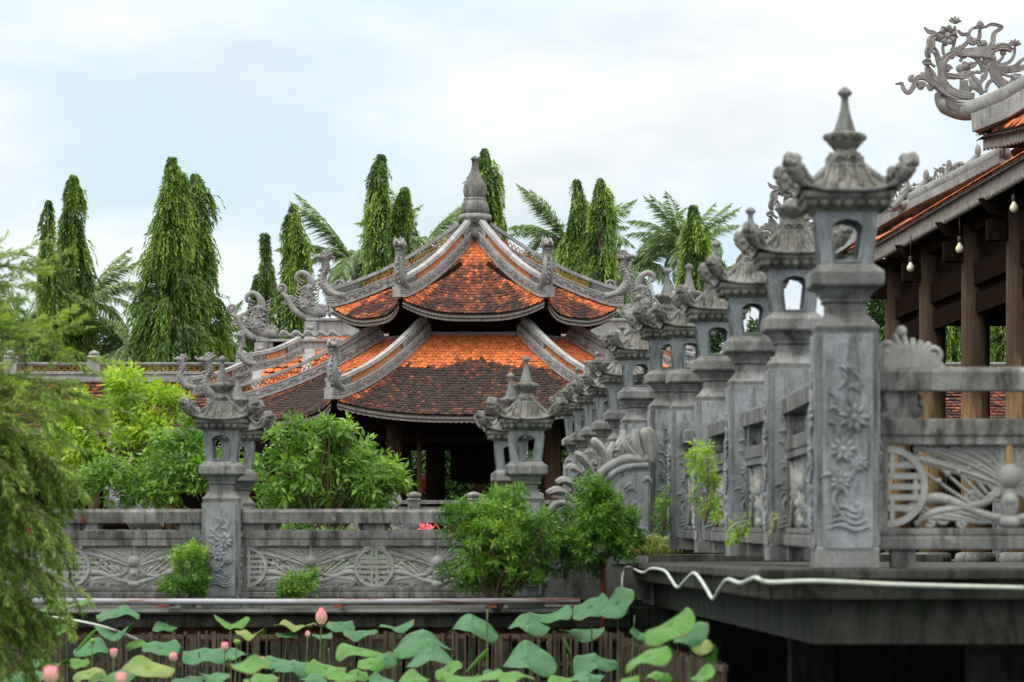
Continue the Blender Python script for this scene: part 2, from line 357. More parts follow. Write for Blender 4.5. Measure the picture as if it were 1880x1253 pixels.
def leaves(name, C, D, Ln, Wd, cv, mat, parent=None, fold=.2, droop=.12, flat=None):
    n = len(C); C = np.asarray(C); D = unit(np.asarray(D)); Ln = np.broadcast_to(Ln, n)[:, None]; Wd = np.broadcast_to(Wd, n)[:, None]
    up = rng.normal(size=(n, 3))*.6+np.array([0, 0, 1.]) if flat is None else np.asarray(flat)+rng.normal(size=(n, 3))*.25
    S = unit(np.cross(D, up)); Nn = np.cross(S, D)
    b = C; m1 = C+D*Ln*.45-Nn*Wd*fold; l_ = C+D*Ln*.42+S*Wd*.5; r_ = C+D*Ln*.42-S*Wd*.5
    tp = C+D*Ln-np.array([0, 0, 1.])*Ln*droop
    V = np.stack([b, l_, m1, r_, tp], 1).reshape(-1, 3); i = np.arange(n)[:, None]*5
    f = np.concatenate([i+np.array([0, 2, 1]), i+np.array([1, 2, 4]), i+np.array([0, 3, 2]), i+np.array([2, 3, 4])])
    return npmesh(name, V, f, mat, parent, {'cv': np.repeat(np.clip(cv, 0, 1), 5)})
# ---------------------------------------------------------------- ground and pond
def struct(o, name=None): o['kind'] = 'structure'; return o
mb = MB(); mb.box(-400, 400, 34.5, 1500, .6, 1.3); struct(mb.build('ground', 'soil'))
mb = MB(); mb.box(-400, 400, -30, 34.5, -.9, -.5); struct(mb.build('pond_bed', 'soil'))
mb = MB(); mb.add([(-400,-30,0),(400,-30,0),(400,34.4,0),(-400,34.4,0)], [(0,1,2,3)]); struct(mb.build('water', 'water'))
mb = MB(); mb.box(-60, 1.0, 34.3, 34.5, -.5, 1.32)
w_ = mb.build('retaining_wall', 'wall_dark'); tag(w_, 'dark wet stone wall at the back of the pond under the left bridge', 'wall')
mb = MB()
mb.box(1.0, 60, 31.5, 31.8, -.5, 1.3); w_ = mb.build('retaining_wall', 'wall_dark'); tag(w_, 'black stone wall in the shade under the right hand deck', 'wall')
mb = MB(); mb.box(1.2, 60, 34, 80, 1.3, 1.48); struct(mb.build('paved_courtyard', 'deck'))

# ---------------------------------------------------------------- stone lantern posts
def arch_face(mb, rot, w0, w1, h, z0, th=.03):
    def w(z): return w0+(w1-w0)*z/h
    inn = [(-.054,.016),(.054,.016),(.074,.185),(.046,.215),(0,.226),(-.046,.215),(-.074,.185)]
    out = [(-w0,0),(w0,0),(w(.185),.185),(w1,h),(0,h),(-w1,h),(-w(.185),.185)]
    n = len(inn); Mx = Matrix.Rotation(rot, 4, 'Z'); vs = []
    for (u, z), dd in [(p, 0) for p in out]+[(p, 0) for p in inn]+[(p, th) for p in inn]+[(p, th) for p in out]:
        vs.append(tuple(Mx @ Vector((u*(1 if dd == 0 else .8 if abs(u) > .1 else 1), -w(z)+dd, z+z0))))
    fs = []
    for i in range(n):
        j = (i+1) % n
        fs += [(i, j, n+j, n+i), (n+i, n+j, 2*n+j, 2*n+i), (2*n+i, 2*n+j, 3*n+j, 3*n+i)]
    mb.add(vs, fs)
    pts = [tuple(Mx @ Vector((u*1.12, -w(z)-.002, z+z0+(.0 if z > .1 else -.006)))) for u, z in inn]; pts.append(pts[0])
    mb.tube(pts, .007, 6)
def relief(mb, y, z0, h, w, seed):
    r = random.Random(seed)
    st = [(.02, .06), (-.25, .2), (.1, .36), (-.05, .5), (.12, .66), (-.02, .8), (.05, .93)]
    stroke(mb, [(a*w, z0+b*h) for a, b in st], [.012, .012, .011, .01, .009, .008, .004], .9, y)
    for a, b, s in ((-.08, .48, 1.25), (.1, .66, 1.45), (-.12, .3, 1.0), (.2, .4, .8)):
        cx, cz = a*w, z0+b*h
        for k in range(9):
            g = 2*PI*k/9+r.random()*.2; rr = .055*s
            stroke(mb, [(cx+.01*cos(g), cz+.01*sin(g)), (cx+rr*.6*cos(g), cz+rr*.6*sin(g)), (cx+rr*cos(g), cz+rr*sin(g))], [.006, .0125*s, .002], .8, y-.004, 3, 6)
        mb.blob((cx, y-.006, cz), (.016*s, .012, .016*s))
    for k in range(30):
        t = r.random(); cx = r.uniform(-.2, .2)*w; cz = z0+(.05+.88*t)*h; g = r.uniform(.2, 2.9); ln = r.uniform(.05, .09)
        stroke(mb, [(cx, cz), (cx+ln*.5*cos(g), cz+ln*.5*sin(g)+.01), (cx+ln*cos(g+.4), cz+ln*sin(g+.4))], [.004, .012, .002], .7, y, 3, 6)
    for k in range(4):
        z = z0+h*(.03+.035*k); stroke(mb, [(-.36*w+.05*w*k, z), (-.1*w, z+.02), (.12*w, z-.006), (.36*w-.06*w*k, z+.014)], [.004, .013, .012, .003], .7, y, 3, 6)
POST_GROUP = 'stone lantern posts along the bridges'
def make_post(hb, broken=False):
    t = thing('stone_lantern_post', (0, 0, 0), 'x', 'lantern post', POST_GROUP)
    mb = MB(); mb.levels([(.158, 0), (.158, .1), (.15, .102), (.15, hb-.03), (.158, hb), (.15, hb+.004), (.105, hb+.058), (.098, hb+.066), (.098, hb+.115)])
    sh = mb.build('shaft', 'stone', t, .006)
    for k in range(4):
        mb = MB(); mb.T = Matrix.Rotation(k*PI/2, 4, 'Z')
        p = [(-.125,.115),(-.11,.1),(.11,.1),(.125,.115),(.125,hb-.04),(-.125,hb-.04)]
        mb.prism(p, -.164, -.148)
        relief(mb, -.169, .17, hb-.33, .3, k+3)
        mb.build('relief_panel', 'slate', sh, .004)
    z = hb+.115
    mb = MB(); mb.levels([(.1, z), (.118, z+.012), (.108, z+.02), (.14, z+.07), (.178, z+.085), (.182, z+.095), (.182, z+.155), (.176, z+.162), (.132, z+.198)])
    mb.build('lantern_base', 'stone', t, .005)
    z += .198
    mb = MB()
    for k in range(4): arch_face(mb, k*PI/2, .128, .152, .258, z)
    mb.build('lamp_chamber', 'slate', t)
    z += .255
    # roof: lotus moulding, eave, four curved tiled slopes
    mb = MB(); mb.levels([(.15, z), (.165, z+.012), (.2, z+.045), (.214, z+.06), (.214, z+.068), (.226, z+.07), (.228, z+.1), (.222, z+.102)])
    for k in range(4):
        mb.T = Matrix.Rotation(k*PI/2, 4, 'Z')
        for i in range(7): mb.blob((-.18+.06*i, -.198, z+.042), (.026, .018, .022))
    mb.T = None
    n = 12; m_ = 6
    for k in range(4):
        mb.T = Matrix.Rotation(k*PI/2, 4, 'Z'); vs = []; fs = []
        for j in range(m_+1):
            v = j/m_; hw = .232-.135*v**.85
            for i in range(n+1):
                u = -1+2*i/n; zz = z+.1+.135*(.8*v+.2*v*v)+.035*(1-v)**2*abs(u)**3
                vs.append((u*hw, -hw, zz))
        for j in range(m_):
            for i in range(n): a = j*(n+1)+i; fs.append((a, a+1, a+n+2, a+n+1))
        mb.add(vs, fs, True)
        for i in range(7):
            u0 = -.21+.07*i; p = []
            for j in range(m_+1):
                v = j/m_; hw = .232-.135*v**1.15; u = u0*(1-.35*v)
                if abs(u) > hw: break
                p.append((u, -hw-.003, z+.104+.135*(.8*v+.2*v*v)+.035*(1-v)**2*abs(u/hw)**3))
            if len(p) > 2: mb.tube(p, .008, 6)
        e = [(.232*u, -.236, z+.1+.035*abs(u)**3) for u in np.linspace(-1, 1, 13)]; mb.tube(e, .012, 6)
    rf = mb.T = None
    rf = mb.build('roof', 'cap', t)
    for k in range(4):
        mb = MB(); mb.T = Matrix.Rotation(k*PI/2+PI/4, 4, 'Z')
        stroke(mb, [(.11, z+.25), (.2, z+.185), (.28, z+.14), (.34, z+.142), (.37, z+.175)], [.016, .017, .02, .026, .03], .9)
        stroke(mb, [(.36, z+.15), (.385, z+.19), (.41, z+.235), (.45, z+.262)], [.036, .046, .044, .024], .9)
        stroke(mb, [(.4, z+.19), (.385, z+.235), (.36, z+.265)], [.03, .028, .008], .8)
        for a, b, r in ((.41, z+.2, .034), (.335, z+.19, .03), (.3, z+.165, .026), (.44, z+.235, .026), (.385, z+.25, .03)): mb.blob((a, 0, b), (r, r*1.2, r))
        for sgn in (-1, 1):
            mb.blob((.43, sgn*.03, z+.225), .016); mb.blob((.37, sgn*.028, z+.21), .02)
        mb.build('corner_horn', 'cap', rf)
    # crown
    zc = z+.232
    mb = MB(); mb.levels([(.1, zc), (.1, zc+.012), (.09, zc+.02), (.072, zc+.06), (.052, zc+.09), (.048, zc+.1)])
    for k in range(4):
        mb.T = Matrix.Rotation(k*PI/2, 4, 'Z'); curl(mb, -.035, zc+.035, .026, 0, 1.2, .008, 1, -.086); curl(mb, .035, zc+.035, .026, PI, -1.2, .008, 1, -.086)
        mb.blob((0, -.07, zc+.06), (.02, .014, .024))
    mb.T = None
    mb.lathe([(.045, zc+.08), (.06, zc+.1), (.085, zc+.13), (.1, zc+.16), (.098, zc+.175), (.07, zc+.18), (.05, zc+.19)], seg=24, lobes=8, lob=.06)
    for k in range(8):
        a = 2*PI*k/8; mb.blob((.092*cos(a), .092*sin(a), zc+.158), (.02, .02, .02))
    cr_ = mb.build('lotus_crown', 'cap', t)
    mb = MB()
    if broken: mb.lathe([(.06, zc+.17), (.055, zc+.19), (.035, zc+.215), (.01, zc+.22)], seg=14)
    else: mb.lathe([(.06, zc+.17), (.052, zc+.2), (.036, zc+.25), (.023, zc+.3), (.018, zc+.34), (.0185, zc+.358), (.036, zc+.375), (.037, zc+.387), (.012, zc+.41), (.002, zc+.414)], seg=4 if False else 16)
    mb.build('finial', 'stone', t)
    return t
# right hand row; label for each
ROW = [((1551, 17.0, 0), 'nearest and largest grey stone lantern post, at the deck corner, carved with flowers'),
       ((1455, 20.8, .03), 'stone lantern post with its spire broken off, directly behind the nearest one'),
       ((1378, 23.4, .055), 'third stone lantern post of the right hand row, sky showing through its lamp window'),
       ((1315, 26.2, .08), 'fourth stone lantern post of the right hand row, behind the light green seedling'),
       ((1265, 28.6, .11), 'fifth stone lantern post of the right hand row, right one of a close pair'),
       ((1225, 29.6, .16), 'sixth stone lantern post of the right hand row, against the carved scroll wall'),
       ((1172, 32.5, .15), 'stone lantern post rising directly behind the flame carved scroll wall'),
       ((1142, 36, .09), 'slim looking lantern post just left of the one behind the scroll wall'),
       ((1117, 38.6, .08), 'stone lantern post in the distant cluster, fourth from its left end'),
       ((1096, 40.5, .08), 'stone lantern post in the distant cluster, third from its left end'),
       ((1076, 42.3, .08), 'stone lantern post in the distant cluster, second from its left end'),
       ((1059, 44, .08), 'farthest stone lantern post, left end of the distant cluster')]
protoA = make_post(1.21); protoB = None
RP = []
for i, ((px, Y, dz), lab) in enumerate(ROW):
    x = (px-940)/F*Y; rz = [0, .02, .03, .03, .05, .08, .1, .1, .1, .1, .1, .1][i]
    if i == 1: o = make_post(1.21, True); o.location = (x, Y, 1.53+dz); o.rotation_euler = (0, 0, rz); o['label'] = lab
    else: o = place(protoA, i > 0, (x, Y, 1.53+dz), rz, lab)
    RP.append((x, Y, 1.53+dz))
o = dup(protoA); o.location = (10.0, 69, 1.48); o['label'] = 'small distant stone lantern post seen between the hall columns at far right'
protoB = make_post(.93)
LZ = 1.145
LP = [((408, 28.7), 'left front stone lantern post with a carved flower, rail on both sides'),
      ((437, 31.4), 'stone lantern post standing half hidden behind the left front one'),
      ((966, 28.7), 'front stone lantern post in the middle, before the pavilion, bushes at its foot'),
      ((938, 31.4), 'stone lantern post half hidden behind the middle front one'),
      ((-150, 28.7), 'lantern post beyond the left edge'), ((-110, 31.4), 'rear lantern post beyond the left edge')]
LQ = []
for i, ((px, Y), lab) in enumerate(LP):
    x = (px-940)/F*Y
    if i < 4: place(protoB, i > 0, (x, Y, LZ), [0, .04, 0, .04][i], lab)
    LQ.append((x, Y, LZ+(.03 if Y > 30 else 0)))

# ---------------------------------------------------------------- carved balustrades
def lotus_motif(mb, cx, z0, h, w, sd=1):
    zc = z0+h*.62
    mb.blob((cx, 0, zc), (.1*h*1.6, .05, .16*h), 12, 8)
    stroke(mb, [(cx-.2*h, zc-.15*h), (cx-.08*h, zc-.1*h), (cx, zc-.16*h), (cx+.08*h, zc-.1*h), (cx+.2*h, zc-.15*h)], [.01, .016, .018, .016, .01], 1.3)
    for s in (-1, 1):
        for k, (ex, ez, bx, bz) in enumerate([(.06, .99, .1, .7), (.2, .98, .17, .63), (.35, .98, .24, .55), (.5, .97, .3, .48), (.66, .95, .35, .42), (.82, .97, .4, .36), (.95, .86, .45, .3)]):
            sx = s*.5*w/.88
            p0 = (cx+s*(.06+.05*k)*h, z0+(.5-.03*k)*h); p1 = (cx+s*bx*.62*h*1.5, z0+bz*h*1.02+.04*h); p2 = (cx+sx*ex, z0+ez*h)
            for o_, q_ in ((0, 1), (-.016, .75), (.016, .75)):
                ox, oz = o_*(p2[1]-p0[1])/h, -s*o_*.8
                bx_ = -s*.06*h*k; stroke(mb, [p0, (p1[0]+ox+bx_, p1[1]+oz+.02*k*h), ((p1[0]+p2[0])/2+ox*1.3+bx_, (p1[1]+p2[1])/2+.05*h+oz*1.3), (p2[0]+ox*.3, p2[1]+oz*.5), (p2[0]+s*.03, p2[1]-.05*h), (p2[0]+s*.01, p2[1]-.09*h)], [.01, .013*q_, .0135*q_, .0125, .012, .004], 1.6 if o_ == 0 else 1.1)
            stroke(mb, [(p0[0], p0[1]-.03*h), (p1[0]+s*.03*h, p1[1]-.06*h), (p2[0]-s*.01, p2[1]-.07*h)], [.006, .01, .005], 1.5)
            mb.blob(((p1[0]+p2[0])/2+s*.012, 0, (p1[1]+p2[1])/2-.015), (.016, .026, .016))
        # lower arms ending in curls
        stroke(mb, [(cx+s*.02*h, z0+.12*h), (cx+s*.3*h, z0+.16*h), (cx+s*.36*w, z0+.36*h), (cx+s*.5*w, z0+.3*h), (cx+s*.56*w, z0+.16*h)], [.014, .022, .026, .022, .012], .85)
        stroke(mb, [(cx+s*.14*h, z0+.42*h), (cx+s*.34*h, z0+.3*h), (cx+s*.42*w, z0+.18*h), (cx+s*.5*w, z0+.04*h)], [.016, .022, .02, .01], .9)
        curl(mb, cx+s*.36*w, z0+.13*h, .05*h*2, PI/2, s*1.3, .014, .8)
        curl(mb, cx+s*.2*w, z0+.36*h, .045*h*2, 0, -s*1.3, .014, .9)
        curl(mb, cx+s*.12*w, z0+.12*h, .04*h*2, PI, s*1.2, .012, .9)
        for (a_, b_, r_) in ((.3, .25, .035), (.46, .2, .04), (.25, .06, .03), (.5, .42, .04), (.42, .08, .03)): curl(mb, cx+s*a_*w, z0+b_*h, r_*h*2, a_*9, -s*1.3, .011, 1.3)
        for k in range(4): stroke(mb, [(cx+s*(.06+.03*k)*w, z0+.06*h), (cx+s*(.2+.06*k)*w, z0+(.22-.03*k)*h), (cx+s*(.36+.05*k)*w, z0+(.2-.04*k)*h)], [.006, .012, .004], 1.4)
    stroke(mb, [(cx, z0+.5*h), (cx, z0+.3*h), (cx, z0+.02*h)], [.03, .05, .012], .8)
    mb.blob((cx, -.01, z0+.34*h), (.045*h*2, .04, .05*h*2)); mb.blob((cx, -.005, z0+.08*h), (.06, .035, .035))
def medallion(mb, cx, zc, r, side=0):            # round longevity symbol, side -1/1 = half only
    a0, a1 = (0, 2*PI) if side == 0 else ((-PI/2, PI/2) if side > 0 else (PI/2, 3*PI/2))
    n = 32 if side == 0 else 16; vs = []; fs = []
    for i in range(n+1):
        a = a0+(a1-a0)*i/n
        for rr, y in ((r, -.035), (r*.84, -.035), (r*.84, .035), (r, .035)): vs.append((cx+rr*cos(a), y, zc+rr*sin(a)))
    for i in range(n):
        for k in range(4): p = i*4+k; q = i*4+(k+1) % 4; fs.append((p, q, q+4, p+4))
    mb.add(vs, fs)
    def half(z): return math.sqrt(max(0, (r*.86)**2-z*z))
    for z, gap in ((.52, .0), (.26, 0), (.0, .0), (-.26, 0), (-.52, 0)):
        hw = half(z*r); x0, x1 = (-hw, hw) if side == 0 else ((0, hw) if side > 0 else (-hw, 0))
        if abs(z) > .4 and side == 0: mb.box(cx-hw, cx-.04*r*3, -.03, .03, zc+z*r-.055*r, zc+z*r+.055*r); mb.box(cx+.12*r, cx+hw, -.03, .03, zc+z*r-.055*r, zc+z*r+.055*r)
        else: mb.box(cx+x0, cx+x1, -.03, .03, zc+z*r-.07*r, zc+z*r+.07*r)
    for s in ((-1, 1) if side == 0 else (side,)):
        mb.box(cx+s*.7*r-.05*r, cx+s*.7*r+.05*r, -.028, .028, zc-.3*r, zc+.3*r)
        for q in (-1, 1):
            mb.box(cx+s*.12*r-.055*r, cx+s*.12*r+.055*r, -.032, .032, zc+q*.58*r-.28*r, zc+q*.58*r+.28*r)
            mb.bar((cx+s*.2*r, 0, zc+q*.5*r), (cx+s*.55*r, 0, zc+q*.62*r), .055, .07*r)
BAL = 'carved stone balustrades between the lantern posts'
H_R = dict(top=(.90, 1.012), mid=(.665, .75), fr=(.2, .62), base=(.092, .19))
H_L = dict(top=(.728, .838), mid=(.585, .654), fr=(.173, .524), base=(.085, .165))
def balustrade(A, B, H, label, scroll=False, wr=.15, half=None, mat='rail', group=BAL):
    A = Vector(A); B = Vector(B); dv = B-A; ln = math.hypot(dv.x, dv.y); rz = math.atan2(dv.y, dv.x)
    w = ln-.3; t = thing('balustrade', A, label, 'balustrade', group, rz)
    sl = dv.z/ln
    Mx = Matrix(((1, 0, 0, .15), (0, 1, 0, 0), (sl, 0, 1, 0), (0, 0, 0, 1)))
    def part(name, fn, m_, bev=.008):
        mb = MB(); mb.T = Mx; fn(mb); return mb.build(name, m_, t, bev)
    z0, z1 = H['top']
    def top(mb):
        mb.prism([(0, z0), (w, z0), (w, z1-.035), (0, z1-.035)], -wr/2, wr/2)
        c_ = wr/2-.035; vs = [(x, y, z) for x in (0, w) for y, z in ((-wr/2, z1-.035), (-c_, z1), (c_, z1), (wr/2, z1-.035))]; mb.add(vs, [(0, 1, 2, 3), (7, 6, 5, 4), (0, 4, 5, 1), (1, 5, 6, 2), (2, 6, 7, 3), (3, 7, 4, 0)])
    part('top_rail', top, mat)
    a, b = H['mid']
    part('middle_rail', lambda mb: mb.box(0, w, -wr*.38, wr*.38, a, b), mat)
    nb = 3
    for i in range(nb):
        cx = [.12, w/2, w-.12][i]
        def blk(mb):
            mb.box(cx-.09, cx+.09, -.045, .045, b, z0)
            for s in (-1, 1): curl(mb, cx+s*.09, b+.045, .04, PI/2, -s*1.2, .014, 2.2); curl(mb, cx+s*.08, z0-.045, .035, -PI/2, s*1.2, .012, 2.2)
        part('rail_block', blk, mat, .004)
    f0, f1 = H['fr']
    def frame(mb):
        mb.box(0, w, -.05, .05, f1, a); mb.box(0, w, -.055, .055, f0-.03, f0)
        mb.box(0, .06, -.05, .05, f0, f1); mb.box(w-.06, w, -.05, .05, f0, f1)
    part('panel_frame', frame, mat, .004)
    def carve(mb):
        h = f1-f0; x0, x1 = .06, w-.06; W_ = x1-x0; r = h*.49; zc = (f0+f1)/2
        if W_ > 1.5:
            medallion(mb, w/2, zc, r); medallion(mb, x0, zc, r, 1); medallion(mb, x1, zc, r, -1)
            for s in (-1, 1): lotus_motif(mb, w/2+s*W_/4, f0, h, W_/2-2*r+.12)
        else: lotus_motif(mb, w/2, f0, h, W_*.85)
    part('carved_panel', carve, 'carved', 0)
    g0, g1 = H['base']
    part('base_rail', lambda mb: (mb.box(0, w, -wr*.45, wr*.45, g0, g1-.03), mb.box(0, w, -wr*.35, wr*.35, g1-.03, g1)), mat)
    for cx in (.14, w-.14): part('foot', lambda mb: mb.box(cx-.06, cx+.06, -.05, .05, 0, g0), mat, .004)
    if scroll:
        def sc2(mb):
            zt = z1
            mb.prism([(0, zt), (.36, zt), (.3, zt+.07), (.18, zt+.11), (.1, zt+.12), (0, zt+.08)], -.03, .03)
            curl(mb, .06, zt+.075, .062, -PI/2, 1.6, .02, 1.6); curl(mb, .3, zt+.055, .055, -PI/2, -1.6, .018, 1.6)
            for k in range(5): stroke(mb, [(.15+.005*k, zt+.02), (.13+.03*k, zt+.09), (.1+.045*k, zt+.17-.012*k)], [.012, .02, .014], 1.4)
            mb.blob((.135, 0, zt+.18), (.03, .03, .03))
        part('scroll_crest', sc2, 'carved', 0)
    return t
balustrade(RP[0], (RP[0][0]+2.9, 17.05, 1.53), H_R, 'nearest carved balustrade at right edge with scroll crest beside the largest post', scroll=True)
labs = ['balustrade between the nearest lantern post and the one with the broken spire', 'balustrade between the second and third posts of the right row',
        'balustrade between the third and fourth posts of the right row', 'balustrade between the fourth and fifth posts of the right row, seedling beside it']
for i in range(4): balustrade(RP[i+1], RP[i], H_R, labs[i])
labs = ['balustrade running behind the scroll wall, nearest length', 'balustrade in the distant post cluster, second length behind the scroll wall',
        'balustrade in the distant post cluster, third length', 'short balustrade near the far end of the post cluster', 'shortest balustrade at the far end of the post cluster']
for i in range(5): balustrade(RP[i+7], RP[i+6], H_R, labs[i])
balustrade(LQ[0], LQ[2], H_L, 'long carved balustrade of left bridge between the two front lantern posts')
balustrade(LQ[4], LQ[0], H_L, 'carved balustrade at left edge, half covered by hanging bottlebrush')
balustrade(LQ[1], LQ[3], H_L, 'rear balustrade of left bridge seen through the gaps of the front one')
balustrade(LQ[5], LQ[1], H_L, 'rear balustrade of left bridge left of the lantern pair')

# scroll wall closing the stair between the two bridges
t = thing('scroll_wall', ((1190-940)/F*29.3, 29.3, 1.145), 'sculpted stone scroll wall with flame shaped crest and volute, right of the middle bushes', 'stone wall')
s_ = F/29.3
def V(x, y): return ((x-1190)/s_, EYE-1.145+(HOR-y)/s_)
mb = MB(); P_ = [V(1192,1100), V(1192,850), V(1160,852), V(1130,862), V(1105,885), V(1086,915), V(1075,950), V(1030,965), V(1005,935), V(1000,1100)]
mb.prism(P_, -.1, .1); mb.build('plinth', 'stone', t, .008)
mb = MB(); P_ = [V(1189,1035), V(1189,868), V(1160,870), V(1138,880), V(1124,900), V(1122,1035)]
mb.prism(P_, -.115, -.098)
P2 = [V(1190,856), V(1155,858), V(1127,869), V(1107,892), V(1093,925), V(1088,960), V(1088,1035)]
stroke(mb, P2, [.03]*7, .9, -.09)
for k in range(16):
    r = random.Random(k); x = r.uniform(1135, 1180); y = r.uniform(885, 1010)
    stroke(mb, [V(x, y), V(x+10, y-8), V(x+18, y+2)], [.008, .022, .004], .6, -.118, 3, 6)
mb.build('relief_panel', 'slate', t, .003)
mb = MB()
stroke(mb, [V(1192,845), V(1150,845), V(1112,862), V(1082,895), V(1062,925), V(1030,955)], [.06, .06, .055, .05, .045, .02], 1.7)
sp = spiral(*V(1035,945), .17, .02, .9, -1.9, 40)
stroke(mb, sp, np.linspace(.045, .022, len(sp)), 2.4, 0, 2)
stroke(mb, [V(1005,1100), V(1000,1000), V(1008,940)], [.05, .05, .04], 2)
# crest: petals and curls
for (pts, r) in [([(1192,850),(1188,800),(1186,785)], .075), ([(1180,850),(1168,815),(1166,788)], .06), ([(1175,845),(1150,820),(1143,790)], .05),
                 ([(1150,850),(1150,815),(1158,798)], .035), ([(1142,852),(1140,820),(1152,800)], .03), ([(1134,855),(1132,825),(1140,803)], .03),
                 ([(1122,862),(1118,835),(1126,812)], .035), ([(1112,866),(1108,832),(1092,812),(1086,806)], .04), ([(1100,878),(1096,845),(1082,826)], .03),
                 ([(1090,885),(1082,858),(1064,838),(1054,832)], .04), ([(1076,898),(1070,875),(1050,858),(1038,862)], .035), ([(1064,912),(1056,892),(1034,882),(1020,886)], .035),
                 ([(1050,925),(1040,905),(1020,900),(1003,905)], .035), ([(1040,940),(1030,915),(1012,912)], .025)]:
    q = [V(*p) for p in pts]; stroke(mb, q, [r*.7]+[r]*(len(q)-2)+[r*.45], 1.4)
    stroke(mb, [(a+.02, b-.01) for a, b in q], [r*.3]+[r*.35]*(len(q)-2)+[r*.15], 1.2, -r*1.25)
for x, y, r, dr in ((1130,838,.06,1), (1093,852,.055,-1), (1066,878,.055,1), (1046,902,.05,-1), (1178,830,.07,1), (1186,838,.06,-1)):
    curl(mb, *V(x, y), r, 1, dr*1.4, .02, 3); 
mb.build('flame_crest', 'carved', t)
t = None
mb = MB()
for j in range(6):
    for i in range(5):
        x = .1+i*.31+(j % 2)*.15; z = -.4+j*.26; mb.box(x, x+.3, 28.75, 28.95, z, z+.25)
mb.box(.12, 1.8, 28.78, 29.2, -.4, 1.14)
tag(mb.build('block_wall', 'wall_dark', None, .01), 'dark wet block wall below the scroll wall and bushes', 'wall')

# ---------------------------------------------------------------- decks of the two bridges
t = thing('stone_deck', (0, 0, 0), 'raised grey concrete deck on the right carrying the row of lantern posts', 'bridge')
def slab(name, poly, z0, z1, m_, bev=.01):
    mb = MB(); n = len(poly); vs = [(x, y, z0) for x, y in poly]+[(x, y, z1) for x, y in poly]
    mb.add(vs, [tuple(range(n))[::-1], tuple(range(n, 2*n))]+[(i, (i+1) % n, (i+1) % n+n, i+n) for i in range(n)]); return mb.build(name, m_, t, bev)
slab('deck_lip', [(1.22, 16.6), (14, 16.6), (14, 31.3), (1.0, 31.3)], 1.475, 1.528, 'deck')
slab('deck_slab', [(1.27, 16.66), (14, 16.66), (14, 31.2), (1.05, 31.2)], 1.375, 1.475, 'deck')
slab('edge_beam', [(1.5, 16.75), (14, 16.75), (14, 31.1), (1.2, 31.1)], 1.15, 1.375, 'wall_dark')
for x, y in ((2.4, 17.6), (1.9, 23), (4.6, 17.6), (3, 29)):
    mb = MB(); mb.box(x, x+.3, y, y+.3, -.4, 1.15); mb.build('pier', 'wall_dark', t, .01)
t = thing('stone_bridge', (0, 0, 0), 'low stone footbridge on the left under the long balustrade', 'bridge')
slab('deck_lip', [(-8, 28.45), (1.0, 28.45), (1.0, 31.9), (-8, 31.9)], 1.09, 1.14, 'deck')
slab('deck_slab', [(-8, 28.5), (1.0, 28.5), (1.0, 31.8), (-8, 31.8)], .98, 1.09, 'deck')
mb = MB(); mb.box(-8, .9, 28.44, 28.452, 1.112, 1.142); mb.build('pale_edge', 'carved', t)
mb = MB(); mb.box(-8, 1, 28.62, 28.8, .86, .98); mb.build('brick_beam', 'brick', t)
for x in (-5.2, -2.6, 0):
    mb = MB(); mb.box(x, x+.35, 29, 31.5, -.4, .98); mb.build('pier', 'wall_dark', t, .01)
t = thing('far_bridge_deck', (0, 0, 0), 'grey deck behind the scroll wall under the distant cluster of posts', 'bridge')
slab('deck_slab', [(.3, 31.35), (4, 31.35), (4, 46), (.2, 46)], 1.4, 1.6, 'deck')

# ---------------------------------------------------------------- pipes and hose
mb = MB(); Yp = 27.6
mb.tube([W(60, 1104, Yp), W(500, 1106, Yp), W(1065, 1104, Yp)], .026, 12)
o = tag(mb.build('steel_pipe', 'pipe'), 'long grey steel pipe with rust, running along the foot of the left bridge', 'pipe')
for x in (295, 620, 905):
    mb = MB(); a = W(x, 1108, Yp); mb.box(a[0]-.03, a[0]+.03, Yp-.03, 28.5, a[2]-.035, a[2]-.02); mb.build('bracket', 'red_pipe', o)
mb = MB(); mb.tube([W(1107,1180,28.4), W(1107,1024,28.4)], .024, 10); mb.tube([W(1107,1018,28.4), W(1195,1014,29)], .024, 10); mb.blob(W(1107,1019,28.4), .034); mb.tube([W(1107,1040,28.4), W(1107,1022,28.4)], .031, 10)
tag(mb.build('red_pipe', 'red_pipe'), 'rusty red pipe bending down at the wall between the two bridges', 'pipe')
h = [(0,878,29),(30,864,28.6),(75,872,28),(97,900,27.6),(120,929,27),(148,903,26),(175,880,25),(200,905,24),(222,940,23),(241,967,22),(262,935,21),(290,902,20),(335,914,19),(385,896,18),(430,911,16.62),(600,907,16.5),(900,920,16.5),(1303,930,16.5)]
def hp(x, y, Y):
    px = 1180+x/1.861; return W(px, 580+y/1.861, max(16.5, min(29.2, 1.474/((px-940)/6200+.0153)-.3)))
hh = [hp(*p) for p in h]
mb = MB(); e_ = [W(1148,1125,29), W(1142,1075,29), W(1150,1042,29)]
mb.tube(cr([*e_, *hh], 5), .0115, 8)
tag(mb.build('hose', 'hose'), 'pale hose draped in waves along the edge of the right deck', 'hose')
mb = MB(); mb.tube(cr([W(30,1128,27), W(90,1133,27), W(150,1142,26.9), (W(205,1156,26.8)), W(260,1178,26.7)], 5), .011, 8)
tag(mb.build('thin_pipe', 'hose'), 'thin pale pipe slanting down at left above the lotus leaves', 'pipe')

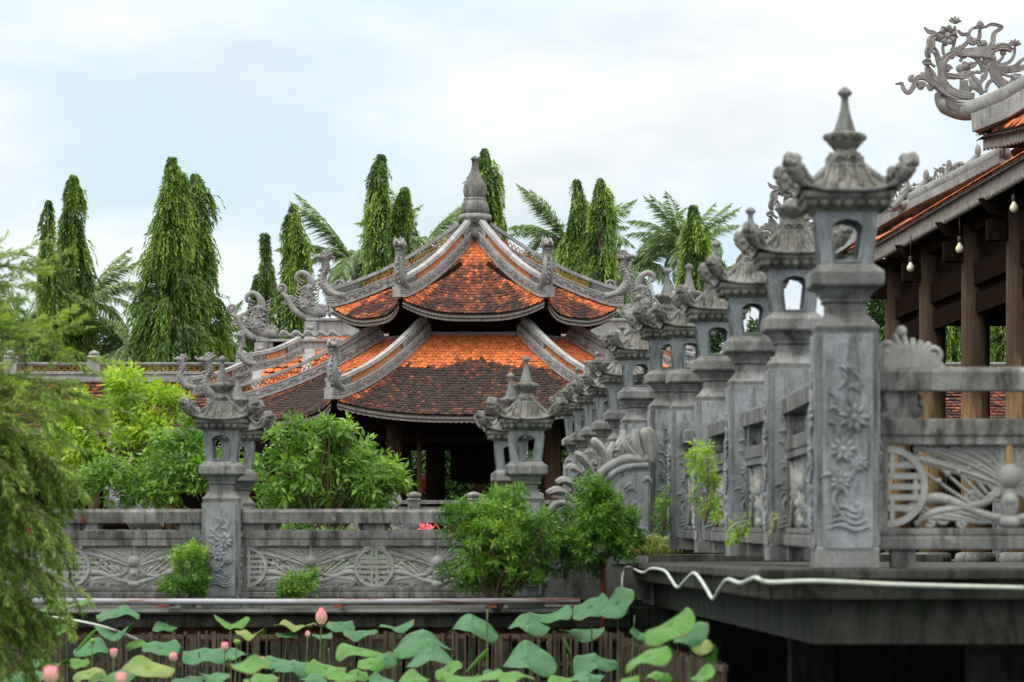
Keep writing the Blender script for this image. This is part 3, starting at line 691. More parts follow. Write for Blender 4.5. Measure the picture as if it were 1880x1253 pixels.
# ---------------------------------------------------------------- bamboo fences
def bfence(P0, P1, ztop, zbot, pitch, seed, label):
    r = random.Random(seed); P0 = Vector(P0); P1 = Vector(P1); n = int((P1-P0).length/pitch); t = thing('bamboo_fence', (P0.x, P0.y, zbot), label, 'fence', 'bamboo fences in the pond')
    off = Vector((P0.x, P0.y, zbot)); mb = MB()
    for i in range(n):
        p = P0.lerp(P1, (i+r.uniform(.1, .9))/n)-off; h = ztop-zbot+r.uniform(-.03, .015)
        if r.random() < .12: continue
        p.z = 0; q = p+Vector((r.uniform(-.025, .025), 0, h)); mb.bar(p, q, r.uniform(.012, .034), .012, (0, 1, 0))
    mb.build('slats', 'bamboo', t)
    for z in (ztop-zbot-.04, ztop-zbot-.26, ztop-zbot-.42):
        mb = MB(); a = P0-off; b = P1-off; a.z = z; b.z = z+.01; mb.bar(a+Vector((0, .02, 0)), b+Vector((0, .02, 0)), .03, .035, (0, 0, 1)); mb.build('rail', 'bamboo', t)
bfence((-4.4, 27, 0), (.9, 27, 0), .975, 0, .045, 1, 'long bamboo slat fence standing in the pond behind the lotus leaves')
bfence((.9, 27, 0), (1.3, 20.5, 0), .93, 0, .035, 2, 'dense bamboo fence receding toward the right deck')
# ---------------------------------------------------------------- tiled roofs
ORANGE = np.array([.58, .158, .052]); DARK = np.array([.04, .03, .026]); BROWN = np.array([.17, .055, .032])
def vnoise(x, y, seed=0, sc_=1.0):              # cheap smooth noise for the mould that grows on the tiles
    o = np.zeros_like(x)
    r = np.random.default_rng(seed)
    for k in range(10):
        a = r.uniform(0, 2*PI); f = r.uniform(.6, 3.5)*sc_; o += np.sin((x*cos(a)+y*sin(a))*f*2+r.uniform(0, 6))/(1+.3*k)
    return o/4
def tiled(name, S, hw, rows, tw, stain, parent, lift=.022, seed=0, th=.014, point=.38, base=ORANGE):
    r = np.random.default_rng(seed); X = []; Vv = []
    for i in range(rows):
        v0 = i/rows; w = max(hw(v0), hw(min(1, v0+1/rows))); m_ = int(w/tw)+1
        xs = (np.arange(-m_, m_+1)+(.5 if i % 2 else 0))*tw; xs = xs[np.abs(xs) <= hw(v0)+tw*.1]; X.append(xs); Vv.append(np.full(len(xs), v0))
    X = np.concatenate(X); V0 = np.concatenate(Vv); n = len(X); dv = 1.0/rows
    jx = r.normal(0, .004, n); jv = r.normal(0, .05, n)*dv; jl = r.uniform(.6, 1.5, n)*lift
    def pt(dx, dvv, lf, dz=0):
        v = np.clip(V0+dvv*dv+jv, -.012, 1); h = hw(v); x = np.clip(X+dx*tw+jx, -h, h); P = S(x, v); e = 1e-3
        Nx = S(x+e, v)-P; Nv = S(x, v+e)-P; Nn = unit(np.cross(Nx, Nv)); return P+Nn*(lf*jl[:, None])+np.array([0, 0, dz])
    top = [pt(-.5, 1.3, 0), pt(.5, 1.3, 0), pt(.5, point, .8), pt(0, 0, 1), pt(-.5, point, .8)]
    bot = [pt(.5, point, .8, -th), pt(0, 0, 1, -th), pt(-.5, point, .8, -th)]
    Vt = np.stack(top+bot, 1).reshape(-1, 3); i = np.arange(n)[:, None]*8
    f5 = i+np.array([0, 1, 2, 3, 4]); f4 = np.concatenate([i+np.array([4, 3, 6, 7]), i+np.array([3, 2, 5, 6])])
    u = X/np.maximum(hw(V0), .01); s = stain(X, V0, u, r); j = r.uniform(.72, 1.25, n)[:, None]
    s = np.clip(s*1.15+r.normal(0, .2, n)*(s > .05)+r.normal(0, .05, n), 0, 1)[:, None]
    col = np.where(s < .5, base*(1-2*s)+BROWN*2*s, BROWN*(2-2*s)+DARK*(2*s-1))*j
    return npmesh(name, Vt, [f5, f4], 'tile', parent, {'Col': np.repeat(col, 8, 0)})
def sheet(S, hw, nu=16, nv=10, off=-.02):        # the boarding under the tiles
    u, v = np.meshgrid(np.linspace(-1, 1, nu+1), np.linspace(0, 1, nv+1)); h = hw(v.ravel())
    P = S(u.ravel()*h, v.ravel())+np.array([0, 0, off]); f = []
    for j in range(nv):
        for i in range(nu): a = j*(nu+1)+i; f.append((a, a+1, a+nu+2, a+nu+1))
    return [tuple(p) for p in P], f
# ---------------------------------------------------------------- ridges, dragons
def lattice(mb, P, w, h0, h1, step):             # crossed bars filling a window of a ridge
    P = [Vector(p) for p in P]; d = [0]
    for a, b in zip(P, P[1:]): d.append(d[-1]+(b-a).length)
    def at(s):
        s = min(max(s, 0), d[-1])
        for i in range(len(d)-1):
            if s <= d[i+1] or i == len(d)-2: return P[i].lerp(P[i+1], (s-d[i])/max(1e-6, d[i+1]-d[i]))
    n = max(2, int(round(d[-1]/step))); st = d[-1]/n
    for i in range(n):
        a = at(i*st); b = at((i+1)*st); m_ = at((i+.5)*st); z = (h0+h1)/2
        for p, q in (((a, h0), (b, h1)), ((a, h1), (b, h0))):
            mb.bar(p[0]+Vector((0, 0, p[1])), q[0]+Vector((0, 0, q[1])), w, .02, (0, 0, 1))
def hip_ridge(path, parent, wins=((.25, .75),), h=(.2, .15, .09), w=.2, latmat='lattice', name='hip_ridge'):
    P = cr(path, 5); n = len(P); a, b, c = h
    mb = MB(); mb.sweep(P, w, -.05, a-.03); mb.sweep(P, w*1.12, a-.03, a)
    mb.sweep(P, w*.9, a+b, a+b+c*.5); mb.sweep(P, w*.7, a+b+c*.5, a+b+c)
    edges = [0]
    for x in wins: edges += list(x)
    edges.append(1)
    for k in range(0, len(edges), 2):
        i0 = int(edges[k]*(n-1)); i1 = int(edges[k+1]*(n-1))
        if i1 > i0: mb.sweep(P[i0:i1+1], w*.55, a, a+b)
    # fret lines in relief: long dashes with steps
    k0 = len(mb.f)
    for s in (-1, 1):
        for i in range(n-1):
            p = Vector(P[i]); q = Vector(P[i+1]); t = (q-p).normalized(); sd = Vector((t.y, -t.x, 0)).normalized()*(w/2+.006)*s
            up = Vector((0, 0, 1))
            z1, z2 = (a*.25, a*.55) if i % 2 else (a*.5, a*.2)
            mb.bar(p+sd+up*z1, p.lerp(q, .8)+sd+up*z1, .014, .014); mb.bar(p.lerp(q, .3)+sd+up*z2, q+sd+up*z2, .014, .014)
            sd2 = sd.normalized()*(w*.275+.004)
            inside = any(x0 <= (i+.5)/(n-1) <= x1 for x0, x1 in wins)
            if not inside:
                mb.bar(p+sd2+up*(a+.03), q+sd2+up*(a+b-.03), .016, .012); mb.bar(p.lerp(q, .2)+sd2+up*(a+b-.03), p.lerp(q, .8)+sd2+up*(a+.04), .016, .012); mb.bar(p+sd2+up*(a+b*.5), p.lerp(q, .5)+sd2+up*(a+b*.5), .014, .012)
    for i in range(k0, len(mb.f)): mb.mi[i] = 1
    r = mb.build(name, ['ridge', 'ridge_dark'], parent, .004)
    for x0, x1 in wins:
        i0 = int(x0*(n-1)); i1 = int(x1*(n-1)); mb = MB(); lattice(mb, P[i0:i1+1], .03, a, a+b, b*.72); mb.build('lattice_panel', latmat, r)
    return r
def make_dragon(mb, T, s=1.0):                   # looks along local +x
    mb.T = T @ Matrix.Scale(s, 4)
    B = [(-.12, .0), (.02, .02), (.2, .1), (.32, .27), (.33, .45), (.26, .6), (.27, .74), (.34, .83)]
    rr = [.1, .1, .1, .09, .078, .066, .062, .05]
    stroke(mb, B, rr, .85)
    c = cr([(a, b) for a, b in B], 5)
    for i in range(4, len(c)-1, 2):              # dorsal spikes and belly scales
        t = c[i+1]-c[i-1]; t /= np.linalg.norm(t); nn = np.array([t[1], -t[0]]); r0 = .095-.04*i/len(c)
        p = c[i]+nn*r0*.8; q = c[i]+nn*(r0+.07)-t*.03
        stroke(mb, [tuple(p), tuple((p+q)/2), tuple(q)], [.024, .018, .003], .8, 0, 2, 5)
        for sgn in (-1, 1): mb.blob((c[i][0], sgn*r0*.8, c[i][1]), (.034, .02, .03), 6, 4)
    curl(mb, -.02, .24, .13, -PI/2, 1.6, .036, 1.1); stroke(mb, [(.1, .05), (.06, .12), (.02, .11)], [.05, .05, .04], .9)
    # head: snout, jaws, brow, horns, whiskers and mane
    stroke(mb, [(.24, .78), (.33, .85), (.44, .86), (.52, .84)], [.06, .075, .055, .03], 1.1)
    stroke(mb, [(.3, .77), (.4, .775), (.48, .75)], [.035, .028, .014], 1)
    stroke(mb, [(.5, .86), (.56, .9), (.54, .94)], [.024, .018, .004], 1)
    for sgn in (-1, 1):
        mb.blob((.37, sgn*.05, .9), (.028, .026, .028)); mb.blob((.45, sgn*.03, .885), .02)
        stroke(mb, [(.34, .92), (.28, .98), (.2, 1.0)], [.02, .015, .003], 1, sgn*.045)
    rd = random.Random(3)
    for k in range(13):
        a = 1.25+k*.17; x0, z0 = .3+.02*cos(a), .82+.02*sin(a); ln = rd.uniform(.13, .24)
        y = rd.uniform(-.07, .07); x1, z1 = x0+ln*cos(a), z0+ln*sin(a)
        stroke(mb, [(x0, z0), ((x0+x1)/2, (z0+z1)/2+.03), (x1, z1)], [.026, .02, .003], 1, y, 3, 5)
    for k in range(5):
        a = -2.2-.25*k; stroke(mb, [(.28, .72-.05*k), (.28+.07*cos(a), .72-.05*k+.06*sin(a)), (.28+.15*cos(a), .7-.06*k+.1*sin(a))], [.024, .018, .003], 1, .04*(-1)**k, 3, 5)
    for k in range(4): stroke(mb, [(.3, .6-.1*k), (.4, .57-.1*k), (.45, .5-.1*k)], [.024, .018, .003], .8, .03*(-1)**k, 3, 5)
    mb.T = None

# ---------------------------------------------------------------- hexagonal pavilion
PC = Vector(W(872, HOR, 73)); PC.z = 0
pav = thing('pavilion', (PC.x, PC.y, 1.3), 'two tiered hexagonal pavilion with orange tiled roofs and tall stone finial', 'pavilion')
PZ = 1.3
def rotz(P, a): c, s = cos(a), sin(a); return np.stack([P[..., 0]*c-P[..., 1]*s, P[..., 0]*s+P[..., 1]*c, P[..., 2]], -1)
def hex_roof(name, R0, R1, z0, z1, rise, conc, rows, tw, stain, seed, spread=.06):
    t = bpy.data.objects.new(name, None); COL.objects.link(t); t.parent = pav
    ck = cos(PI/6)
    def prof(v): return z0+(z1-z0)*(conc*v+(1-conc)*v*v)-PZ
    def Rr(v): return R0+(R1-R0)*v
    hw = lambda v: Rr(v)/2
    def S(x, v):
        u = np.abs(x)/np.maximum(hw(v), 1e-3); k = np.maximum(1-v, 0)**2.2*u**3
        return np.stack([x*(1+spread*k*.5), -(Rr(v)*ck)*(1+spread*k), prof(v)+rise*k], -1)
    for k in range(6):
        f = lambda x, v, k=k: rotz(S(x, v), k*PI/3)
        tiled('tiled_slope', f, hw, rows, tw, stain, t, seed=seed+k)
    mb = MB()
    for k in range(6):
        vs, fs = sheet(lambda x, v: rotz(S(x, v), k*PI/3), hw); mb.add(vs, fs, True)
        vs, fs = sheet(lambda x, v: rotz(S(x, v), k*PI/3), hw, off=-.1); mb.add(vs, fs, True)
    mb.build('soffit', 'soffit', t)
    for k in range(6):                           # scalloped eave board
        mb = MB(); us = np.linspace(-1, 1, 97); h0 = float(hw(0)); vs = []
        P = rotz(S(us*h0*.995, np.zeros(97)), k*PI/3)
        sc_ = np.abs(np.sin(np.arange(97)*PI/2*.98))*.03
        for i in range(97):
            c = P[i]; n2 = c[:2]/np.linalg.norm(c[:2])
            for d_, z in ((-.03, -.025), (-.03, -.135-sc_[i]), (-.065, -.135-sc_[i]), (-.065, -.025)): vs.append((c[0]+n2[0]*d_, c[1]+n2[1]*d_, c[2]+z))
        fs = [(i*4+j, i*4+(j+1) % 4, i*4+4+(j+1) % 4, i*4+4+j) for i in range(96) for j in range(4)]
        mb.add(vs, fs, False); mb.build('eave_board', 'board', t)
    # rafters below the eave
    mb = MB()
    for k in range(6):
        for x in np.linspace(-R0*.45, R0*.45, 13):
            v1 = .75; a = rotz(S(np.array([x]), np.array([.03])), k*PI/3)[0]; b = rotz(S(np.array([x*.5]), np.array([v1])), k*PI/3)[0]
            mb.bar((a[0], a[1], a[2]-.17), (b[0], b[1], b[2]-.17), .06, .08)
    mb.build('rafters', 'soffit', t)
    for k in range(6):
        ang = k*PI/3
        path = []
        for v in (-.035, .05, .2, .4, .6, .8, 1.0)+((1.04,) if R1 < 1 else ()):
            vv = min(1, max(v, 0)); r = max(.03, Rr(v))*(1+spread*(1-vv)**2.2); path.append((r*cos(ang), r*sin(ang), prof(max(v, 0))+rise*(1-vv)**2.2+.06+(.03 if v < 0 else 0)))
        rg = hip_ridge(path, t, ((.3, .78),), (.17, .14, .07), .19)
        mb = MB(); p = path[1]
        T = Matrix.Translation((p[0], p[1], p[2]+.16)) @ Matrix.Rotation(ang, 4, 'Z')
        make_dragon(mb, T @ Matrix.Rotation(.3 if k == 4 else (-.3 if k == 5 else 0), 4, 'Z') @ Matrix.Diagonal((1.1, 1.7, 1.05, 1)), .95); mb.build('dragon_finial', 'ornament', t)
    return t
def stain_low(x, v, u, r):
    nz = vnoise(x*1.5+9, v*6, 3)+.55*vnoise(x*8, v*3, 8)+.2*vnoise(x*6, v*30, 9)
    m_ = 1.2-np.clip((v-.62+.08*nz)/.05, 0, 1)*1.3-np.clip((np.abs(u)-.86+.05*nz)/.07, 0, 1)*.8
    m_ -= np.clip((.3-v)/.3, 0, 1)*.3*(.7+nz) 
    return np.clip(m_*(.85+.3*nz), 0, 1)
def stain_up(x, v, u, r):
    nz = vnoise(x*2+2, v*5, 5)+.5*vnoise(x*9, v*3, 8)+.2*vnoise(x*6, v*24, 9)
    m_ = 1.05-np.clip((v-.6+.1*nz)/.15, 0, 1)-np.clip((np.abs(u)-.74+.06*nz)/.12, 0, 1)*.9-np.clip((.08-v)/.05, 0, 1)*.1
    return np.clip(m_*(.62+.45*nz), 0, 1)
low = hex_roof('lower_roof', 5.35, 1.95, 4.42, 6.25, .27, .8, 31, .088, stain_low, 10)
upr = hex_roof('upper_roof', 2.9, .12, 6.62, 8.42, .29, .86, 26, .085, stain_up, 30, .07)
def hexring(mb, r, z0, z1, r2=None):
    r2 = r2 or r; vs = [(rr*cos(k*PI/3), rr*sin(k*PI/3), z) for rr, z in ((r, z0), (r2, z1)) for k in range(6)]
    mb.add(vs, [tuple(range(6))[::-1], tuple(range(6, 12))]+[(k, (k+1) % 6, (k+1) % 6+6, k+6) for k in range(6)])
mb = MB(); hexring(mb, 1.78, 6.0-PZ, 7.1-PZ)
for k in range(6):
    a = k*PI/3; mb.box(1.8*cos(a)-.06, 1.8*cos(a)+.06, 1.8*sin(a)-.06, 1.8*sin(a)+.06, 6.2-PZ, 7.1-PZ)
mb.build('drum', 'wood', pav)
mb = MB(); hexring(mb, 2.02, 6.17-PZ, 6.3-PZ, 1.95); mb.build('drum_base', 'ridge', pav, .01)
mb = MB()
for k in range(6):
    a = -PI/2+k*PI/3; ap = 1.78*cos(PI/6); T = Matrix.Rotation(k*PI/3, 4, 'Z'); mb.T = T
    for i in range(9): x = -.72+.18*i; mb.box(x-.015, x+.015, -ap-.02, -ap, 6.35-PZ, 6.75-PZ)
    mb.box(-.85, .85, -ap-.03, -ap, 6.33-PZ, 6.37-PZ); mb.box(-.85, .85, -ap-.03, -ap, 6.55-PZ, 6.6-PZ)
mb.T = None; mb.build('drum_slats', 'wood', pav)
# finial
def fz(y): return EYE+(HOR-y)/85-PZ
mb = MB()
for k in range(6):
    a = k*PI/3
    for q in (0,):
        x, y = .27*cos(a), .27*sin(a); mb.blob((x, y, fz(425)), (.13, .13, .12), 8, 6); mb.blob((x*1.5, y*1.5, fz(430)), (.08, .08, .08)); mb.blob((x*.8, y*.8, fz(415)), (.1, .1, .09))
mb.lathe([(.36, fz(438)), (.34, fz(425)), (.2, fz(415)), (.18, fz(412))], seg=24)
f = mb.build('finial', 'stone', pav)
mb = MB(); mb.lathe([(.18, fz(413)), (.3, fz(407)), (.35, fz(400)), (.34, fz(395)), (.28, fz(393))], seg=36, lobes=9, lob=.05)
for k in range(12): a = 2*PI*k/12; mb.blob((.31*cos(a), .31*sin(a), fz(400)), (.06, .06, .055))
mb.build('lotus_cup', 'ornament', f)
mb = MB(); mb.lathe([(.27, fz(394)), (.295, fz(386)), (.295, fz(378)), (.26, fz(371)), (.235, fz(368)), (.245, fz(367)), (.245, fz(364)), (.22, fz(363))], seg=28)
mb.lathe([(.2, fz(365)), (.245, fz(358)), (.258, fz(349)), (.235, fz(339)), (.17, fz(329)), (.115, fz(320)), (.08, fz(309)), (.065, fz(300)), (.075, fz(294)), (.1, fz(292)), (.095, fz(291)), (.04, fz(287)), (.005, fz(285))], seg=28)
mb.build('gourd', 'stone', f)
# columns, beams, platform, furniture
for rr, off in ((3.28, 0), (1.7, 0)):
    for k in range(6):
        a = k*PI/3; mb = MB(); x, y = rr*cos(a), rr*sin(a)
        mb.lathe([(.21, 0), (.21, .12), (.165, .14), (.175, 1.2), (.17, 3.3)], (x, y, .12), 18); mb.build('column', 'column' if rr > 2 else 'wood', pav)
mb = MB()
for k in range(6):
    a0 = k*PI/3; a1 = a0+PI/3
    for rr in (3.28, 1.7):
        mb.bar((rr*cos(a0), rr*sin(a0), 3.02), (rr*cos(a1), rr*sin(a1), 3.02), .14, .26); mb.bar((rr*cos(a0), rr*sin(a0), 2.7), (rr*cos(a1), rr*sin(a1), 2.7), .06, .14)
    mb.bar((.3*cos(a0), .3*sin(a0), 3.1), (4.9*cos(a0), 4.9*sin(a0), 3.1), .14, .22)
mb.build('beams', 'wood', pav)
mb = MB(); hexring(mb, 3.9, -.3, .12); hexring(mb, 4.2, -.3, 0); mb.build('platform', 'deck', pav, .02)
mb = MB(); hexring(mb, 3.4, 3.25, 3.33); mb.build('ceiling', 'soffit', pav)
mb = MB(); mb.box(-.55, .75, .9, 1.0, 1.95, 3.1)
p = [(-.55, 1.95), (.75, 1.95), (.55, 1.88), (.1, 1.85), (-.35, 1.88)]; mb.prism(p, .9, 1.0); mb.build('hanging_panel', 'wood', pav, .01)
def seat(name, loc, label, sz):
    t = thing(name, loc, label, 'table')
    w, d_, h_ = sz; mb = MB(); mb.box(-w/2, w/2, -d_/2, d_/2, h_-.06, h_); mb.build('table_top', 'wood', t, .01)
    mb = MB(); mb.prism([(-w/2+.05, h_-.06), (w/2-.05, h_-.06), (w/2-.1, h_-.16), (w*.2, h_-.13), (0, h_-.19), (-w*.2, h_-.13), (-w/2+.1, h_-.16)], -d_/2+.02, -d_/2+.05); mb.build('apron', 'wood', t)
    for sx in (-1, 1):
        for sy in (-1, 1):
            mb = MB(); mb.bar((sx*(w/2-.08), sy*(d_/2-.06), 0), (sx*(w/2-.06), sy*(d_/2-.06), h_-.06), .07, .07, (0, 1, 0)); mb.build('leg', 'wood', t)
seat('wooden_table', (PC.x+.2, PC.y-.2, PZ+.12), 'dark wooden table standing inside the pavilion', (1.7, .8, .85))
mb = MB(); mb.tube([(PC.x-1.15, PC.y-1.9, PZ+1.5), (PC.x-1.15, PC.y-1.9, PZ+3.05)], .05, 10)
tag(mb.build('hanging_log', 'column_pale'), 'pale round pole hanging under the front beam of the pavilion', 'pole')

# ---------------------------------------------------------------- low railing round the pavilion
t = thing('low_railing', (0, 66, 1.3), 'low grey stone railing with orange fretwork in front of the pavilion', 'railing')
s_ = F/66; ex = lambda x: (x-940)/s_
mb = MB(); z = lambda y: EYE-1.3+(HOR-y)/s_
mb.box(ex(640), ex(1130), -.1, .1, z(926), z(919)); mb.box(ex(640), ex(1130), -.07, .07, z(938), z(931)); mb.box(ex(640), ex(1130), -.08, .08, 0, z(985)); mb.build('rails', 'stone', t, .006)
for x in (648, 760, 870, 985, 1095):
    mb = MB(); mb.levels([(.12, 0), (.12, z(920)), (.14, z(919)), (.14, z(917)), (.1, z(915))], ex(x)); mb.lathe([(.1, z(915)), (.15, z(911)), (.14, z(907)), (.07, z(904)), (.01, z(903))], (ex(x), 0, 0), 14); mb.build('post', 'stone', t)
mb = MB(); lattice(mb, [(ex(645), 0, 0), (ex(1125), 0, 0)], .03, z(985), z(938), .3); mb.build('fretwork', 'lattice', t)

# ---------------------------------------------------------------- long gallery with lattice parapet
YG = 86; s_ = F/YG; gx = lambda x: (x-940)/s_; gz = lambda y: EYE+(HOR-y)/s_-1.3
gal = thing('gallery', (0, YG, 1.3), 'long low gallery behind everything with red tiled roof and lattice parapet', 'building')
x0, x1 = gx(-160), gx(2060)
mb = MB(); mb.box(x0, x1, -.12, .12, gz(670), gz(666)); mb.box(x0, x1, -.09, .09, gz(672), gz(670)); mb.box(x0, x1, -.14, .14, gz(688), gz(683)); mb.box(x0, x1, -.1, .1, gz(694), gz(688)); mb.box(x0, x1, -.17, .17, gz(702), gz(694))
rg = mb.build('parapet', 'ridge', gal, .008)
for x in (20, 173, 445, 1330, 1640, 1950):
    mb = MB(); mb.levels([(.17, gz(688)), (.17, gz(662)), (.13, gz(660)), (.16, gz(659)), (.17, gz(656)), (.14, gz(653))], gx(x)); mb.lathe([(.13, gz(653)), (.15, gz(650)), (.1, gz(646)), (.01, gz(643))], (gx(x), 0, 0), 12); mb.build('post', 'ridge', rg)
mb = MB(); lattice(mb, [(x0, 0, 0), (x1, 0, 0)], .03, gz(683), gz(671.5), .165); mb.build('lattice_panel', 'lattice', rg)
run = 2.3
def Sg(x, v): return np.stack([x, -run*(1-v)+0*x, gz(790)+(gz(700)-gz(790))*(.8*v+.2*v*v)+0*x], -1)
hwg = lambda v: 0*np.asarray(v)+(x1-x0)/2
RED = np.array([.3, .075, .045]); base_g = np.array([.34, .085, .045])
def stain_g(x, v, u, r): return np.clip(.56+.12*vnoise(x, v*3, 4)-np.clip((v-.86)/.08, 0, 1)*.7+r.choice([0, .35], len(x), p=[.75, .25]), 0, 1)
tiled('tiled_slope', lambda x, v: Sg(x, v)+np.array([(x0+x1)/2, 0, 0]), hwg, 15, .17, stain_g, gal, lift=.05, seed=70, base=np.array([.27, .068, .036]))
mb = MB(); vs, fs = sheet(lambda x, v: Sg(x, v)+np.array([(x0+x1)/2, 0, 0]), hwg, 4, 4, -.04); mb.add(vs, fs); mb.box(x0, x1, -run-.02, -run+.04, gz(790)-.2, gz(790)-.03); mb.build('eave', 'board', gal)
for a_, b_ in ((x0, gx(600)), (gx(1180), x1)):
    mb = MB(); mb.box(a_, b_, 0, .2, 0, gz(700)-.2); mb.build('back_wall', 'wood', gal)
for i in range(16):
    mb = MB(); x = x0+1+i*(x1-x0-2)/15; mb.lathe([(.14, 0), (.14, 2.9)], (x, -run+.5, 0), 12); mb.build('column', 'column', gal)

# ---------------------------------------------------------------- gatehouse behind the pavilion
YT = 84; s_ = F/YT; hx = lambda x: (x-872)/s_; hz = lambda y: EYE+(HOR-y)/s_-1.3
gate = thing('gatehouse', ((872-940)/s_, YT, 1.3), 'tiled gatehouse behind the pavilion with fish dragons on its grey ridges', 'building')
def fish(mb, T):                                 # local +x points outwards, origin at the ridge end
    mb.T = T
    stroke(mb, [(-.3, .0), (.05, .04), (.3, .22), (.46, .5), (.6, .62)], [.08, .09, .08, .07, .05], 1.2)      # boat end
    curl(mb, .62, .74, .14, -PI/2, -1.4, .045, 1); curl(mb, .5, .42, .09, 0, -1.3, .03, 1); curl(mb, .36, .5, .1, PI, 1.4, .03, 1)
    stroke(mb, [(-.5, .14), (-.2, .17), (.0, .36), (-.02, .62), (-.14, .85), (-.1, 1.02)], [.1, .17, .19, .15, .1, .07], .8)
    stroke(mb, [(-.13, .86), (-.05, 1.06), (.12, 1.14), (.24, 1.05), (.22, .93), (.15, .93)], [.09, .075, .065, .055, .04, .02], .9)
    rd = random.Random(5)
    for k in range(26):
        x, z = rd.uniform(-.2, .12), rd.uniform(.2, .8); mb.blob((x, -.13, z), (.045, .035, .035), 6, 4); mb.blob((x, .13, z), (.045, .035, .035), 6, 4)
    for k in range(10):
        z = .2+.08*k; xx = .17-.3*max(0, z-.55); stroke(mb, [(xx, z), (xx+.08, z+.05), (xx+.1, z+.12)], [.025, .02, .004], 1, 0, 3, 5)
        xx = -.22-.1*max(0, z-.5); stroke(mb, [(xx, z), (xx-.07, z+.04), (xx-.1, z+.1)], [.025, .02, .004], 1, 0, 3, 5)
    for k in range(9):
        a = PI*.35+k*.3; stroke(mb, [(-.35, .2), (-.35+.12*cos(a), .2+.1*sin(a)), (-.35+.22*cos(a+.2), .2+.18*sin(a+.2))], [.04, .035, .006], 1.2, .03*(-1)**k, 3, 6)
    x = -.55
    for k in range(5):
        stroke(mb, [(x, .06), (x-.12, .18), (x-.26, .1), (x-.36, .06)], [.04, .05, .04, .02], 1); curl(mb, x-.13, .13, .09, 0, 1.3*(-1)**k, .03, 1.1); x -= .3
    mb.T = None
def tier(xr, yt, yl, yb, ydep, win, nm):
    P = [(-hx(xr)*0+hx(2*872-xr), ydep, 0), (hx(xr), ydep, 0)]
    mb = MB(); xa, xb = hx(2*872-xr), hx(xr)
    mb.box(xa, xb, ydep-.13, ydep+.13, hz(yt+5), hz(yt)); 
    for a, b in ((xa, -hx(win[0])*-1 if False else -abs(hx(win[0]))), (-abs(hx(win[1])), abs(hx(win[1]))), (abs(hx(win[0])), xb)): mb.box(min(a, b), max(a, b), ydep-.08, ydep+.08, hz(yl), hz(yt+5))
    mb.box(xa, xb, ydep-.15, ydep+.15, hz(yb), hz(yl)); r = mb.build('main_ridge', 'ridge', gate, .01)
    for s in (-1, 1):
        a, b = sorted((s*abs(hx(win[0])), s*abs(hx(win[1])))); mb = MB(); lattice(mb, [(a, ydep, 0), (b, ydep, 0)], .03, hz(yl), hz(yt+5), .13); mb.build('lattice_panel', 'lattice_gold', r)
        mb = MB(); fish(mb, Matrix.Translation((s*abs(xb), ydep, hz(yt))) @ Matrix.Rotation(0 if s > 0 else PI, 4, 'Z')); mb.build('fish_dragon', 'ornament', gate)
        # gable edge band going down to the front, with a hanging plaque
        e = s*(abs(xb)-.12); mb = MB(); mb.sweep([(e, ydep-.1, hz(yb)-.1), (e, ydep-1.2, hz(yb)-.95), (e, ydep-2.2, hz(yb)-1.55)], .3, -.05, .16); mb.box(e-.15, e+.15, ydep-.25, ydep-.13, hz(yb)-.5, hz(yt)-.1)
        for k in range(5): mb.blob((e, ydep-.26, hz(yt)-.25-.13*k), (.1, .04, .06)); 
        mb.build('gable_band', 'ridge', gate, .01)
    def S(x, v): return np.stack([x, ydep-2.4*(1-v)-.1+0*x, hz(yb)-1.65*(1-v)+0*x], -1)
    tiled('tiled_slope', S, lambda v: 0*np.asarray(v)+abs(xb)-.2, 12, .2, lambda x, v, u, r: np.clip(.05+.12*vnoise(x, v*3, 4), 0, 1), gate, lift=.045, seed=80)
    mb = MB(); vs, fs = sheet(S, lambda v: 0*np.asarray(v)+abs(xb)-.2, 2, 2, -.05); mb.add(vs, fs); mb.build('roof_boarding', 'soffit', gate)
tier(1182, 585, 613, 618, 0, (1015, 1085), 'top')
tier(1270, 626, 648, 653, -.6, (1210, 1240), 'low')
for s in (-1, 1):                                # corner ridges with dragons that step down beside the gables
    for (xa, ya, xb, yb) in ((1182, 655, 1262, 692), (1278, 700, 1365, 735)):
        d_ = -2.3 if xa < 1200 else -2.6
        P = [(s*hx(xb), d_-1.2, hz(yb)), (s*hx((xa+xb)/2), d_-.5, hz((ya+yb)/2+6)), (s*hx(xa), d_+.4, hz(ya))]
        hip_ridge(P, gate, ((.35, .7),), (.14, .16, .08), .2)
        mb = MB(); make_dragon(mb, Matrix.Translation((P[0][0], P[0][1], P[0][2]+.12)) @ Matrix.Rotation(0 if s > 0 else PI, 4, 'Z'), .8); mb.build('dragon_finial', 'ornament', gate)
mb = MB(); mb.box(-5.5, -2.6, -2.2, .5, 0, hz(700)-.3); mb.box(2.6, 5.5, -2.2, .5, 0, hz(700)-.3); mb.box(-2.6, 2.6, -2.2, .5, 3.2, hz(700)-.3); mb.build('body_wall', 'wood', gate)
# lower eave of the gatehouse seen under the pavilion roof
def S(x, v): return np.stack([x-2.2, -4.4-1.2*(1-v)+0*x, hz(796)+.03*np.abs(x)**1.4+.5*v+0*x], -1)
tiled('tiled_slope', S, lambda v: 0*np.asarray(v)+2.2, 5, .18, lambda x, v, u, r: 0*x+.03, gate, lift=.04, seed=90)
mb = MB(); mb.box(-4.4, 0, -5.6, -5.55, hz(796)-.2, hz(796)-.01); mb.build('eave_board', 'board', gate)
